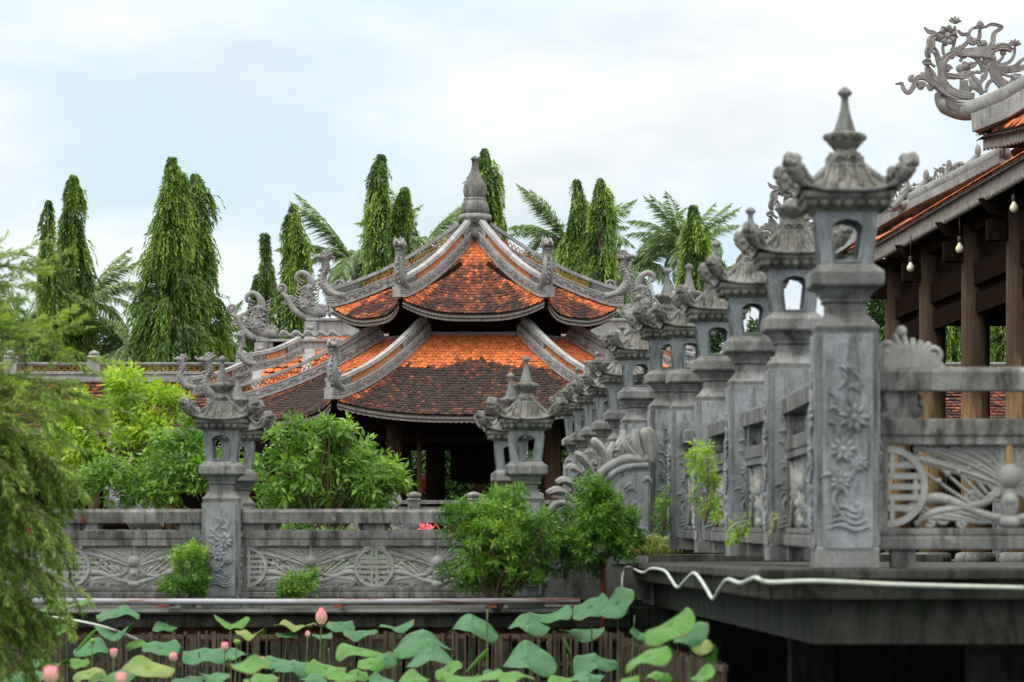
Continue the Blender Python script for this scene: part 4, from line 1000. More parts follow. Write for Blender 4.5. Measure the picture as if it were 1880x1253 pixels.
# ---------------------------------------------------------------- timber hall on the right
def filigree(name, loc, rz, sc_, parent):
    k = 1/433.0
    def Q(pts): return [((x-600)*k, (700-y)*k) for x, y in pts]
    mb = MB()
    def st(pts, r, dep=1.1, y=0): stroke(mb, Q(pts), [q*k*1.3 for q in r] if hasattr(r, '__len__') else r*k*1.3, dep, y, 5, 7)
    st0 = st
    def st(pts, r, dep=1.1, y=0):
        st0(pts, r, dep, y); m_ = max(r) if hasattr(r, '__len__') else r
        if m_ > 11:
            q = np.array(pts, float); t_ = np.gradient(q, axis=0); t_ /= np.linalg.norm(t_, axis=1, keepdims=True)+1e-9; nn = np.stack([-t_[:, 1], t_[:, 0]], 1); rr = np.broadcast_to(r, len(pts)).astype(float)
            for sg in (-.75, .75): st0([tuple(a) for a in q+nn*rr[:, None]*sg], list(rr*.34), 2.2, y-m_*k*.55)
    def rnd(x, y, r, yy=0, fl=.9):
        r *= .85; p = Q([(x, y)])[0]; mb.blob((p[0], yy, p[1]), (r*k*1.1, r*k*fl, r*k*1.1), 9, 6)
    def cu(x, y, r, a, t, w): p = Q([(x, y)])[0]; curl(mb, p[0], p[1], r*k, a, t, w*k*1.35, 1.2)
    st([(660,690),(560,680),(480,640),(430,570),(425,480),(450,410),(520,370)], [20,24,24,22,20,16,12], 1.2)
    st([(620,700),(520,660),(455,600),(438,520),(455,440),(520,390),(600,385),(670,410),(710,460),(715,510),(670,520)], [16,18,16,14,13,13,14,15,13,11,6])
    st([(560,705),(470,670),(400,620),(350,570),(320,520),(315,480)], [20,22,20,16,13,9])
    st([(440,670),(370,610),(310,560),(250,560),(222,620),(188,664),(152,640),(135,600),(92,607)], [14,16,16,17,16,14,12,10,4])
    for a in ((280,620,30,0,1.3,12), (212,568,24,1,1.2,10), (350,630,22,2,1.2,9), (285,540,18,0,1,9), (655,290,32,2,1.4,11), (468,495,28,0,1.3,11), (700,320,20,0,1,9), (860,520,24,1,1.2,10), (755,440,26,2,1.2,11), (500,400,22,2,1.2,9), (505,680,24,1,1.2,10), (650,625,20,1,1.2,8), (590,395,20,3,1.2,8)): cu(*a)
    st([(420,520),(400,450),(385,400),(365,370)], [13,12,10,7]); st([(410,430),(395,370),(360,330),(330,300)], [10,9,8,6])
    st([(440,600),(390,570),(360,520),(330,480),(322,450)], [14,14,12,9,6]); st([(380,480),(345,455),(325,450)], [9,8,6])
    st([(300,195),(330,225),(370,235),(400,260)], [5,12,13,8]); st([(385,255),(350,280),(345,330),(325,380),(335,420)], [12,24,26,20,10], .9); st([(370,250),(395,275),(380,290)], [8,14,5]); st([(375,330),(352,345),(330,330)], [5,14,5])
    st([(285,445),(318,447),(350,442)], [5,24,8]); st([(440,390),(435,340),(445,300)], [9,9,8]); st([(490,380),(515,320),(525,250),(520,185)], [10,9,9,8])
    st([(540,215),(575,245),(612,245),(618,290),(570,335),(500,365)], [7,11,11,12,14,14]); st([(618,290),(625,230),(650,200),(690,195)], [11,10,9,8])
    st([(740,195),(780,172),(830,178),(862,192),(806,235),(795,300),(760,350),(700,385),(600,372),(500,372)], [7,10,10,10,14,16,18,18,14,9])
    for i in range(6): st([(520+8*i,362+7*i),(640,352+9*i),(720,345+12*i),(785,330+16*i)], [6,10,12,9], 1.4, -.008*i)
    rnd(780,380,36); rnd(790,415,34); rnd(755,435,30); rnd(730,310,30)
    st([(690,290),(700,250),(700,210)], [14,12,9])
    st([(780,430),(830,440),(865,410),(870,370)], [11,11,9,8]); st([(800,360),(840,335),(890,335),(935,360)], [16,24,24,14]); rnd(870,375,26)
    st([(770,440),(850,462),(915,440),(948,395),(955,335)], [12,12,11,9,8])
    for (a, b, c, d_) in (((870,485),(950,475),(1010,425),(1060,400)), ((870,500),(960,500),(1040,480),(1120,470)), ((850,560),(900,610),(935,570),(930,530)), ((830,540),(870,600),(880,640),(880,660)), ((790,520),(800,560),(830,600),(850,640)), ((900,500),(1000,490),(1060,455),(1100,400))):
        st([(765,455),a,b,c,d_], [16,15,13,11,5], 1.2)
    for i in range(5): st([(760,460),(800+14*i,530-12*i),(850+26*i,600-30*i),(890+35*i,640-45*i)], [8,9,8,4], 1.6, -.01)
    st([(745,470),(742,540),(700,600),(730,670)], [12,13,12,9]); rnd(730,550,26); st([(800,560),(760,600),(745,660)], [12,12,9]); st([(1000,540),(950,545),(985,570),(1040,560)], [10,20,22,8])
    # head inside the ring
    for x, y, r in ((560,490,34), (600,475,36), (640,465,28), (665,455,18), (540,540,20), (575,530,28), (620,520,26), (655,520,16), (590,455,20)): rnd(x, y, r)
    st([(450,500),(455,530),(500,540),(560,550),(630,540),(690,505)], [8,10,13,15,12,5]); st([(620,475),(660,460),(680,445)], [20,16,8]); st([(440,575),(470,555),(530,560)], [7,11,9]); st([(560,440),(570,410),(540,395)], [10,9,6])
    for p in (((570,570),(572,630),(545,690)), ((600,575),(610,640),(640,690)), ((630,560),(650,610),(630,650)), ((650,545),(690,600),(710,680)), ((585,575),(590,640),(590,695)), ((680,560),(670,620),(700,660))): st(p, [11,15,7], 1.2)
    def rose(x, y, r, n=8):
        for i in range(n): a = 2*PI*i/n+.2; st([(x+.3*r*cos(a), y+.3*r*sin(a)), (x+.65*r*cos(a), y+.65*r*sin(a)), (x+r*cos(a), y+r*sin(a))], [.12*r, .28*r, .05*r], .7, -.02)
        rnd(x, y, .36*r, -.04)
    rose(465, 255, 78)
    for x, y, r in ((522,150,46), (705,190,40), (955,310,46)):
        for i, a in enumerate((-75, -38, 0, 38, 75)): st([(x, y+.4*r), (x+r*.5*sin(R(a)), y-.1*r*cos(R(a))), (x+r*1.1*sin(R(a)), y+.3*r-r*1.1*cos(R(a)))], [.1*r, .3*r, .04*r], .9, .012*(i-2), )
    rnd(705,165,24)
    mb.T = None
    o = mb.build(name, 'ornament', parent); o.location = loc; o.rotation_euler = (0, 0, rz); o.scale = (sc_,)*3; return o
hall = thing('timber_hall', (0, 0, 1.48), 'open timber hall at right with round columns, upswept tiled roofs and stone scroll ridges', 'building')
HZ = 1.48
def E(Z): return 6.04+(61.6-Z)*.0476
def el(name, mb, m_, bev=0): return mb.build(name, m_, hall, bev)
# lower roof: long eave facing the pond, slopes up to the right
ze = 7.0-HZ; L0, L1 = 30.0, 61.6; slope = .5
def Sl(x, v):        # x runs along the eave, -ln/2 .. ln/2 (towards the far corner), v upwards
    Z = 45.8+x; d_ = v*5.2; near = np.clip((x-11.5)/4.3, 0, 1)
    return np.stack([E(Z)+d_-.25*near**2*(1-v), Z-.0*d_, ze+slope*d_+.22*near**3*(1-v)**2], -1)
hwl = lambda v: 15.8-np.asarray(v)*4.2*0
tiled('tiled_slope', Sl, lambda v: 15.8+0*np.asarray(v), 34, .14, lambda x, v, u, r: np.clip(.25+.3*vnoise(x, v*3, 6)-np.clip((.05-v)/.03, 0, 1)*.3, 0, 1), hall, lift=.04, seed=60)
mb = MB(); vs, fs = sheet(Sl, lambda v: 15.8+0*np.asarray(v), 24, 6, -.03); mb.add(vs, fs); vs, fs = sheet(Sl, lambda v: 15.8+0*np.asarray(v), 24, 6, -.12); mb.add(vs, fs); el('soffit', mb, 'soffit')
def evboard(mb, S, x0, x1, n, dep, sc_=.04, off=.06):
    us = np.linspace(x0, x1, n); P = S(us, np.zeros(n)); vs = []
    for i in range(n):
        a = P[i]; dd = sc_*(i % 2)
        for dx, z in ((off, -.03), (off, -dep-dd), (off+.04, -dep-dd), (off+.04, -.03)): vs.append((a[0]+dx+.025*(i % 2), a[1], a[2]+z))
    mb.add(vs, [(i*4+j, i*4+(j+1) % 4, i*4+4+(j+1) % 4, i*4+4+j) for i in range(n-1) for j in range(4)])
mb = MB(); evboard(mb, Sl, -15.8, 15.75, 420, .3, .05); el('eave_board', mb, 'board')
mb = MB()
for i in range(64):
    Z = 31+i*.48; mb.bar((E(Z)+.12, Z, ze-.14), (E(Z)+4.6, Z, ze-.2+.5*4.5), .07, .1)
el('rafters', mb, 'soffit')
# far end slope of the lower roof
mb = MB(); xe = E(61.6); mb.add([(xe, 61.6, ze), (xe+14, 61.6, ze), (xe+14, 57.5, ze+2.6), (xe+4.2, 57.5, ze+2.6)], [(0, 1, 2, 3)]); mb.box(xe, xe+14, 61.5, 61.56, ze-.2, ze-.02); el('end_slope', mb, 'brick')
# hip ridge of the lower roof with lotus filigree at the corner
cz = lambda x, y, Y: (W(x, y, Y)[0], Y, W(x, y, Y)[2]-HZ)
hp_ = [cz(1440, 420, 61.8), cz(1475, 448, 61.4), cz(1530, 455, 61), cz(1600, 412, 60), cz(1680, 365, 59), cz(1760, 325, 58), cz(1845, 280, 57)]
c = cr(hp_, 6); mb = MB(); mb.tube(c, [.1+.04*min(1, i/8) for i in range(len(c))], 12, None, 1); el('hip_ridge', mb, 'ornament')
mb = MB(); mb.sweep([(p[0], p[1], p[2]) for p in c[8:]], .32, -.2, -.06); el('hip_ridge_base', mb, 'ridge', .01)
mb = MB()
for i in range(4, len(c)-1):
    p = Vector(c[i]); q = Vector(c[i+1]); t_ = (q-p).normalized()
    for k in range(3): mb.bar(p.lerp(q, k*.33)+Vector((-.03, -.148, -.06)), p.lerp(q, k*.33+.25)+Vector((-.03, -.148, .06-.12*(k % 2))), .045, .045)
el('ridge_relief', mb, 'ridge_dark')
filigree('lotus_ornament', cz(1478, 452, 61.3), .05, .98, hall)
mb = MB()
for x, y in ((1655, 378), (1690, 358), (1732, 340), (1785, 312)):
    p = cz(x, y, 59); stroke(mb, [(p[0]-.15, p[2]-.05), (p[0]-.02, p[2]+.1), (p[0]+.08, p[2]+.25)], [.08, .07, .04], 1, 59)
    mb.blob((p[0]+.1, 59, p[2]+.32), (.055, .055, .13)); curl(mb, p[0]+.24, p[2]+.1, .16, 0, 1.4, .05, 1, 59); curl(mb, p[0]-.2, p[2]+.0, .13, PI, -1.4, .045, 1, 59); stroke(mb, [(p[0], p[2]), (p[0]+.25, p[2]+.12), (p[0]+.45, p[2]+.42)], [.08, .07, .02], 1, 59)
el('bud_ornaments', mb, 'ornament')
filigree('ridge_tendril', cz(1668, 392, 59.2), -.03, .42, hall); filigree('ridge_tendril', cz(1740, 352, 58.5), -.03, .36, hall)
# clerestory and upper roof
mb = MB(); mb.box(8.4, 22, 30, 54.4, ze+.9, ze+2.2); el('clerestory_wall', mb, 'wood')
zu = EYE+(HOR-245)/(F/56)-HZ
def Su(x, v):
    Z = 44+x; d_ = v*5; far = np.clip((x-5)/7, 0, 1)
    return np.stack([7.68+.75*np.clip((12-x)/3.2, 0, 1)**.9+d_, Z+0*d_, zu-.12*(1-far**3)+.75*d_*.9], -1)
tiled('upper_tiled_slope', Su, lambda v: 12+0*np.asarray(v), 30, .14, lambda x, v, u, r: 0*x+.05+.1*vnoise(x, v*2, 4), hall, lift=.045, seed=61)
mb = MB(); vs, fs = sheet(Su, lambda v: 12+0*np.asarray(v), 24, 4, -.04); mb.add(vs, fs); vs, fs = sheet(Su, lambda v: 12+0*np.asarray(v), 24, 4, -.13); mb.add(vs, fs); el('upper_soffit', mb, 'soffit')
mb = MB(); evboard(mb, Su, -12, 11.9, 300, .26); 
q = [(7.74+.02*i, 55.95-.02*i, zu-.05-.02*i) for i in range(2)]
el('upper_eave_board', mb, 'board')
mb = MB(); mb.add([(7.68, 56, zu), (20, 56, zu), (20, 53, zu+2.8), (11.5, 53, zu+2.8)], [(0, 1, 2, 3)]); mb.box(7.8, 20, 55.85, 55.92, zu-.26, zu-.03); el('upper_end_slope', mb, 'brick')
hu = [cz(1722, 172, 56.2), cz(1735, 190, 56.1), cz(1762, 202, 56), cz(1790, 201, 55.8), cz(1830, 186, 55.4), cz(1880, 160, 55), cz(1960, 110, 54.2), cz(2060, 50, 53)]
c = cr(hu, 6); mb = MB(); mb.tube(c, [.07+.1*min(1, i/7) for i in range(len(c))], 12); el('upper_hip_ridge', mb, 'ornament')
mb = MB(); mb.sweep([(p[0], p[1], p[2]) for p in c[19:]], .34, -.4, -.1); el('upper_hip_ridge_base', mb, 'ridge', .01)
mb = MB()
for i in range(3, len(c)-1):
    p = Vector(c[i]); q = Vector(c[i+1]); r0 = .175*min(1, (.07+.1*min(1, i/7))/.17)
    for k in range(3): mb.bar(p.lerp(q, k*.33)+Vector((0, -r0*1.04, -.06)), p.lerp(q, k*.33+.25)+Vector((0, -r0*1.04, .06-.12*(k % 2))), .03, .03)
    mb.bar(p+Vector((0, -r0*.86, -.1)), q+Vector((0, -r0*.86, -.1)), .02, .02); mb.bar(p+Vector((0, -r0*.86, .1)), q+Vector((0, -r0*.86, .1)), .02, .02)
el('upper_ridge_relief', mb, 'ridge_dark')
filigree('upper_lotus_ornament', cz(1773, 180, 56), .04, 1.0, hall)
# columns, beams
for Z in (37, 41, 44.9, 48.3, 51.8, 55.6, 59.1):
    X = 7.12-.05*(Z-51.6)
    for dx, r_ in ((0, .225), (3.4, .26)):
        mb = MB(); mb.lathe([(.3, -.05), (.32, .05), (.3, .13), (.24, .15)], (X+dx, Z, 0), 20); el('column_base', mb, 'stone')
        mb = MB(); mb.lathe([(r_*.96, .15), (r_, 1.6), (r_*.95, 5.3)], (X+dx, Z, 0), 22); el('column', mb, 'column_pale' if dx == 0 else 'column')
    mb = MB(); mb.box(X-.5, X+8, Z-.09, Z+.09, 4.6, 4.9); mb.prism([(X-.6, 5.2), (X-.1, 5.2), (X-.1, 4.7), (X-.2, 4.8), (X-.25, 4.95), (X-.45, 5.0)], Z-.07, Z+.07); mb.box(X, X+4, Z-.07, Z+.07, 5.1, 5.3); el('cross_beam', mb, 'wood', .01)
mb = MB()
mb.bar((7.12+.73, 37, 4.4), (7.12-.38, 59.1, 4.4), .12, .34); mb.bar((7.85, 37, 3.95), (6.74, 59.1, 3.95), .06, .3); mb.bar((7.85, 37, 5.15), (6.74, 59.1, 5.15), .2, .22)
mb.bar((7.85+3.4, 37, 4.4), (6.74+3.4, 59.1, 4.4), .12, .34); mb.bar((7.95, 37, 4.7), (6.84, 59.1, 4.7), .05, 1.4); mb.bar((11.4, 37, 4.6), (10.3, 59.1, 4.6), .05, 1.5); el('long_beam', mb, 'wood')
mb = MB(); mb.box(6.95, 22, 30, 61, 5.36, 5.4); mb.box(6.8, 22, 60.3, 60.4, 4.2, 5.36); mb.box(14, 14.1, 30, 60, 0, 5.36); mb.box(7.9, 14, 30, 30.1, 0, 5.36); el('ceiling', mb, 'soffit')  # also unseen back and near walls, added to keep the interior dark
mb = MB(); mb.box(6.3, 22, 32, 60.5, -.1, .0); el('floor', mb, 'deck')
for i, (x, y, Z) in enumerate(((1672, 490, 54.5), (1762, 455, 50.5), (1862, 380, 46.5))):
    p = W(x, y, Z); t = thing('light_bulb', (p[0], Z, p[2]), ['unlit cream light bulb hanging lowest, farthest along the hall eave', 'unlit cream light bulb in the middle of the three under the hall eave', 'unlit cream light bulb nearest, at the upper right under the hall eave'][i], 'light bulb', 'bulbs under the hall eave')
    s = 54.5/ Z * .92
    mb = MB(); mb.lathe([(.005, -.08), (.045, -.068), (.062, -.03), (.055, .01), (.03, .05), (.028, .08)], (0, 0, 0), 18); mb.build('glass', 'bulb', t)
    mb = MB(); mb.lathe([(.03, .07), (.034, .08), (.034, .15), (.02, .17)], (0, 0, 0), 14); mb.build('socket', 'socket', t)
    mb = MB(); mb.tube([(0, 0, .16), (0, 0, .5)], .008, 6); mb.build('cord', 'socket', t); t.scale = (1.0,)*3
# ---------------------------------------------------------------- trees
def merge_cv(n, base, spread): return np.clip(rng.normal(base, spread, n), 0, 1)
def mast_crown(H, Rm, n_tw, seed, parent, tip=.0, name='crown'):
    # weeping mast tree: short branches hang down all round a straight stem
    g = np.random.default_rng(seed); C = []; D = []; CV = []; LL = []
    tw = []
    cl = g.uniform(0, 1, (40, 2))                # clumps with their own tone
    clt = g.uniform(-.3, .35, 40)
    nb = int(H*9); uu = np.sort(g.uniform(0, 1, nb)); bh = 1-np.where(uu < .86, (uu/.86)**1.1*6.8/H, 6.8/H+(uu-.86)/.14*(.97-6.8/H)); ba = np.arange(nb)*2.4+g.uniform(-.6, .6, nb); br = g.uniform(.36, 1.42, nb)*(g.random(nb) > .06); bt = g.uniform(-.34, .36, nb)
    for i in range(n_tw):
        q = g.integers(nb); h = H*min(.995, max(.02, bh[q]+g.normal(0, .012))); f = 1-h/H
        lump = .8+.16*math.sin(h*1.5+seed)+.12*math.sin(h*3.9+seed*2)
        dt = H-h; rad = Rm*(.3*min(1, dt/.5)+.7*min(1, dt/3.6))*(.6+.4*lump)+.03
        a = ba[q]+g.normal(0, .24); lump2 = br[q]*(1.35 if g.random() < .07 else 1)
        r1 = rad*lump2*g.uniform(.45, 1)**.6; ln = g.uniform(.35, 1.0)*(.35+.65*min(1, dt/1.5))
        wx, wy = .1*math.sin(h*.9+seed)*min(1, dt), .1*math.cos(h*1.1+seed); x0, y0 = .25*r1*cos(a)+wx, .25*r1*sin(a)+wy; z0 = h
        x1, y1 = r1*cos(a)+wx, r1*sin(a)+wy
        k = 5+int(24*ln); s = np.linspace(.15, 1, k)
        px = x0+(x1-x0)*np.sqrt(s); py = y0+(y1-y0)*np.sqrt(s); pz = z0+.12*np.sin(s*PI)-ln*s**1.6
        tone = .42+bt[q]+.3*(1 if g.random() < .12 else 0)
        C.append(np.stack([px, py, pz], 1)); m_ = k
        dd = np.stack([np.full(m_, cos(a)), np.full(m_, sin(a)), np.full(m_, -1.3)], 1)+g.normal(0, .55, (m_, 3)); D.append(dd)
        CV.append(np.clip(tone+g.normal(0, .13, m_)+.22*(s > .85), .02, 1)); LL.append(g.uniform(.09, .18, m_)); tw.append(((0, 0, h-.1), (x0*2, y0*2, z0), (x1*.8, y1*.8, z0-ln*.3)))
    C = np.concatenate(C); D = np.concatenate(D); CV = np.concatenate(CV); LL = np.concatenate(LL)
    o = leaves(name, C, D, LL, LL*.3, CV, 'mast', parent, .15, .15); return o, tw
def mast_tree(loc, H, Rm, n, seed, label, lead=None):
    t = thing('mast_tree', loc, label, 'tree', 'tall mast trees behind the gallery')
    o, tw = mast_crown(H, Rm, n, seed, t)
    mb = MB(); mb.tube([(0, 0, -.3), (.03, 0, H*.3), (-.03, 0, H*.7), (0, 0, H-.2)], [.17, .13, .08, .015], 8)
    for p in tw[::14]: mb.tube(p, [.02, .015, .006], 4)
    mb.build('trunk', 'bark', t); return t
def at_tree(px, topy, halfw_px, Z, n, seed, label):
    s = F/Z; H = EYE+(HOR-topy)/s-1.3; return mast_tree(((px-940)/s, Z, 1.3), H, halfw_px/s*1.0, int(n*1.9), seed, label)
MT = [(88, 368, 36, 99, 950, 1, 'shorter of the two leftmost mast trees, at the far left of the photo'), (135, 322, 46, 100, 1500, 2, 'taller of the two leftmost mast trees with a hooked tip'),
      (316, 290, 60, 98, 2100, 3, 'tallest weeping mast tree of the wide pair left of the pavilion'), (358, 320, 58, 100, 1800, 4, 'right tree of the wide pair left of the pavilion'),
      (486, 430, 36, 100, 900, 5, 'small dark mast tree with thin tip, above the fish dragon ridges'), (538, 376, 40, 98, 1200, 6, 'round topped mast tree just left of the pavilion roof'),
      (699, 284, 50, 99, 1600, 7, 'tall pointed mast tree rising behind the left slope of the pavilion roof'), (742, 344, 42, 98, 1200, 8, 'lower bright mast tree beside the tall one behind the pavilion roof'),
      (889, 273, 56, 100, 1700, 9, 'mast tree directly behind the pavilion finial'), (1058, 330, 40, 100, 1200, 10, 'darker left tree of the pair right of the pavilion roof'),
      (1102, 328, 42, 98, 1300, 11, 'bright green right tree of the pair right of the pavilion roof'), (1272, 378, 46, 97, 1300, 12, 'mast tree with drooping bright leaves above the right row of lantern posts')]
for a in MT: at_tree(*a)
for i, (x, y, w, lab) in enumerate(((1735, 470, 46, 'green mast tree seen through the hall left of the middle column'), (1845, 450, 50, 'green mast tree seen through the hall near the right edge'), (1660, 480, 40, 'green mast tree seen at the dark left end of the hall'))):
    at_tree(x, y, w, 102, 700, 20+i, lab)

def frond_bm(L_, seed, bend, parent, nm='frond'):
    g = np.random.default_rng(seed); n = 92; s = np.linspace(0, 1, n)
    X = L_*(s-.12*bend*s**2); Z = L_*(.55*s-bend*.75*s**2.1)
    dX = np.gradient(X); dZ = np.gradient(Z); tn = unit(np.stack([dX, 0*dX, dZ], 1)); C = []; D = []; LL = []
    for sd in (-1, 1):
        k = s > .1; m_ = k.sum(); ll = .62*np.sin(np.clip(s[k]*1.02, 0, 1)*PI*.86+.42)**.8*L_*.36*g.uniform(.85, 1.1, m_)
        up = np.cross(tn[k], np.array([0, 1., 0]))*-1
        d = tn[k]*.75+np.array([0, sd*.75, 0])+np.array([0, 0, -.25])+up*.35*g.uniform(-1, 1, (m_, 1))
        C.append(np.stack([X[k], 0*X[k], Z[k]], 1)); D.append(d); LL.append(ll)
    C = np.concatenate(C); D = np.concatenate(D); LL = np.concatenate(LL)
    o = leaves(nm, C, D, LL, .05*np.ones(len(LL)), np.clip(g.normal(.45, .22, len(C)), 0, 1), 'palm', parent, .15, .3)
    mb = MB(); mb.tube([(X[i], 0, Z[i]) for i in range(0, n, 7)], [.04*(1-.85*i/9) for i in range(len(range(0, n, 7)))], 5); mb.build('midrib', 'palm_rib' if 'palm_rib' in M else 'stalk', o); return o
def palm(px, cy, Z, L_, seed, label, angs=None, proto={}):
    s = F/Z; t = thing('palm_tree', ((px-940)/s, Z, 1.3), label, 'palm', 'palms behind the mast trees'); Hc = EYE+(HOR-cy)/s-1.3
    mb = MB(); mb.tube([(0, 0, -.2), (.1, 0, Hc*.5), (0, 0, Hc)], [.2, .15, .12], 10); mb.build('trunk', 'bark', t)
    g = random.Random(seed)
    for k in range(21):
        b = k % 4
        if (b,) not in proto:
            o = frond_bm(2.5, 40+b, .35+.3*b, t); proto[(b,)] = o
        else:
            o = dup(proto[(b,)]); o.parent = t
        o.location = (0, 0, Hc-.1); o.rotation_euler = (g.uniform(-.2, .2), -[.5, .25, .05, -.25][b]+g.uniform(-.15, .15), k*2.4+g.uniform(-.3, .3)); q = L_/2.5*g.uniform(.85, 1.1); o.scale = (q,)*3
for a in ((150, 560, 103, 2.6, 1, 'palm behind the two leftmost mast trees'), (40, 600, 104, 2.2, 2, 'palm at far left behind the bottlebrush'), (235, 640, 100, 2.5, 3, 'low palm with long fronds left of the wide mast tree pair'),
          (385, 625, 103, 1.9, 4, 'small palm between the wide mast pair and the dragon ridges'), (650, 480, 103, 2.6, 5, 'large palm with fronds spreading left of the pavilion top'),
          (775, 450, 104, 2.3, 6, 'palm fronds between the mast trees and the pavilion finial'), (945, 500, 104, 1.8, 7, 'palm half hidden behind the right slope of the upper pavilion roof'),
          (1050, 455, 104, 2.5, 8, 'palm with long left frond behind the right mast tree pair'), (1150, 500, 103, 2.6, 9, 'large palm right of the right hand mast tree pair'),
          (1262, 455, 101, 2.2, 10, 'palm with upright pale frond behind the mast tree over the lantern row'), (1340, 500, 102, 2.0, 11, 'palm fronds showing just left of the lotus ornament')):
    palm(*a)

def blob_shrub(name, loc, blobs, ncl, leafL, mat, seed, label, cat, tone=.5, per=9, wr=.38, group=None, stems=True, gap=.35, up=.5):
    # blobs: (x, y, z, rx, ry, rz) ; leaf rosettes at shoot tips through and over the volume
    g = np.random.default_rng(seed); t = thing(name, loc, label, cat, group)
    B = np.array(blobs, float); vol = (B[:, 3]*B[:, 4]*B[:, 5])**.67; pick = g.choice(len(B), ncl, p=vol/vol.sum())
    d = unit(g.normal(size=(ncl, 3))); rr = g.uniform(.35, 1, ncl)**.45; P = B[pick, :3]+d*B[pick, 3:]*rr[:, None]*(1+g.normal(0, .1, (ncl, 1)))
    nz = vnoise(P[:, 0]*4+P[:, 1]*2, P[:, 2]*4-P[:, 1], seed, .8)
    keep = (nz > -gap-.35*(1-rr)); P = P[keep]; d = d[keep]; m_ = len(P)
    P = P+d*(.22*B[pick, 3:][keep].min(1)*(vnoise(P[:, 0]*9+3, P[:, 2]*9+P[:, 1]*5, seed+2)+(g.random(m_) < .1)*1.4))[:, None]
    ctone = tone+.36*vnoise(P[:, 0]*2.5, P[:, 2]*2.5+P[:, 1], seed+5)+g.normal(0, .13, m_)
    sh = unit(d*.7+np.array([0, 0, up])+g.normal(0, .35, (m_, 3)))
    C = []; D = []; L_ = []; CV = []
    a1 = unit(np.cross(sh, g.normal(size=(m_, 3)))); a2 = np.cross(sh, a1)
    for k in range(per):
        th = k*2.4+g.uniform(-.3, .3, m_); s = k/per; out = (a1*np.cos(th)[:, None]+a2*np.sin(th)[:, None]); el_ = .25+.9*s
        C.append(P+sh*(leafL*(s*1.1-.6))+out*leafL*.06); D.append(out*(1.15-s*.7)+sh*el_+np.array([0, 0, -.18])); L_.append(leafL*g.uniform(.65, 1.15, m_)*(1-.25*s)); CV.append(ctone+.18*s-.1+g.normal(0, .07, m_))
    C = np.concatenate(C); D = np.concatenate(D); L_ = np.concatenate(L_); CV = np.concatenate(CV)
    leaves('foliage', C, D, L_, L_*wr, CV, mat, t, .18, .12)
    if stems and ncl > 900:
        mb = MB(); base = Vector((B[:, 0].mean(), B[:, 1].mean(), B[:, 2].min()-B[:, 5].max()*.9))
        for k in range(0, m_, max(1, m_//28)):
            p = Vector(P[k]); q = base.lerp(p, .45)+Vector(g.normal(0, .05, 3)); mb.tube(cr([base+Vector(g.normal(0, .02, 3)), q, p], 4), np.linspace(.018, .004, 9)*(1+2*leafL), 5)
        mb.build('branches', 'twig', t)
    elif stems:
        mb = MB(); base = Vector((B[:, 0].mean(), B[:, 1].mean(), B[:, 2].min()-B[:, 5].max()*.6))
        for k in range(0, m_, max(1, m_//7)): p = Vector(P[k]); mb.tube(cr([base, base.lerp(p, .5)+Vector((.01, 0, .02)), p], 3), np.linspace(.006, .002, 7), 4)
        mb.build('branches', 'twig', t)
    return t, P
def PB(lst, Y, dy=.5, sat=True):                # photo ellipses (x, y, rx, ry) -> blobs relative to a thing at the first one
    if sat: lst = [(x, y, rx*.86, ry*.86) for x, y, rx, ry in lst]+[(x+rx*cos(a)*.85, y-ry*sin(a)*.85, rx*q, ry*q) for x, y, rx, ry in lst for a, q in [(random.uniform(-.3, PI+.3), random.uniform(.2, .42)) for _ in range(3)]]
    s = F/Y; x0, y0 = lst[0][0], max(b[1]+b[3] for b in lst); loc = W(x0, y0, Y)
    return loc, [((x-x0)/s, random.uniform(-.3, .3)*dy, (y0-y)/s, rx/s, max(.12, min(rx, ry)/s*dy*1.4), ry/s) for x, y, rx, ry in lst]
# shrubs growing out of the bridge wall
def shr(lst, Y, n, L_, mat, seed, label, cat='bush', name='shrub', **k):
    loc, b = PB(lst, Y, k.pop('dy', .8), n > 200); return blob_shrub(name, loc, b, n, L_, mat, seed, label, cat, **k)
shr([(905,1005,85,70),(870,975,60,50),(940,960,65,55),(955,1020,60,60),(850,1050,45,40),(910,1060,80,38),(925,925,35,35),(850,950,40,30),(985,985,45,45)], 28.0, 1500, .062, 'shrub', 1, 'large bright green bush in the middle hiding the front lantern post base', tone=.52)
shr([(1105,945,50,50),(1080,905,45,35),(1130,975,45,55),(1085,985,45,45),(1150,1000,25,35),(1115,890,30,25)], 28.3, 850, .06, 'shrub', 2, 'green bush in front of the scroll wall', tone=.45)
shr([(1045,985,40,45),(1030,1030,45,35),(1070,1040,35,25),(1010,960,20,25)], 28.5, 420, .055, 'shrub', 3, 'dark green bush between the middle bush and the scroll wall', tone=.22)
shr([(345,1050,34,36),(358,1015,18,22),(325,1075,25,18),(365,1075,22,20)], 28.4, 330, .06, 'shrub', 4, 'bush growing before the balustrade left of the front left lantern post', tone=.45)
shr([(545,1072,32,20),(565,1055,18,14),(525,1085,15,10)], 28.3, 110, .06, 'shrub', 5, 'small green bush in front of the lotus carving', tone=.6)
shr([(1298,900,28,50),(1290,850,25,35),(1310,935,18,25),(1280,830,16,20)], 24.2, 80, .075, 'lime', 6, 'light green seedling growing on the right deck between posts', tone=.45, per=7, gap=.1, wr=.3)
shr([(1358,965,16,22),(1340,985,10,12)], 22.3, 22, .06, 'lime', 7, 'tiny seedling at the foot of the third post', tone=.45, per=6, wr=.3)
shr([(1215,950,14,40),(1222,915,12,20)], 28.4, 60, .06, 'shrub', 8, 'thin green weed climbing beside the scroll wall', tone=.6, per=6, wr=.3)
shr([(1420,965,8,22)], 20.2, 9, .045, 'grass', 9, 'tiny yellow weed at the foot of the second post', tone=.7, per=5, wr=.25)
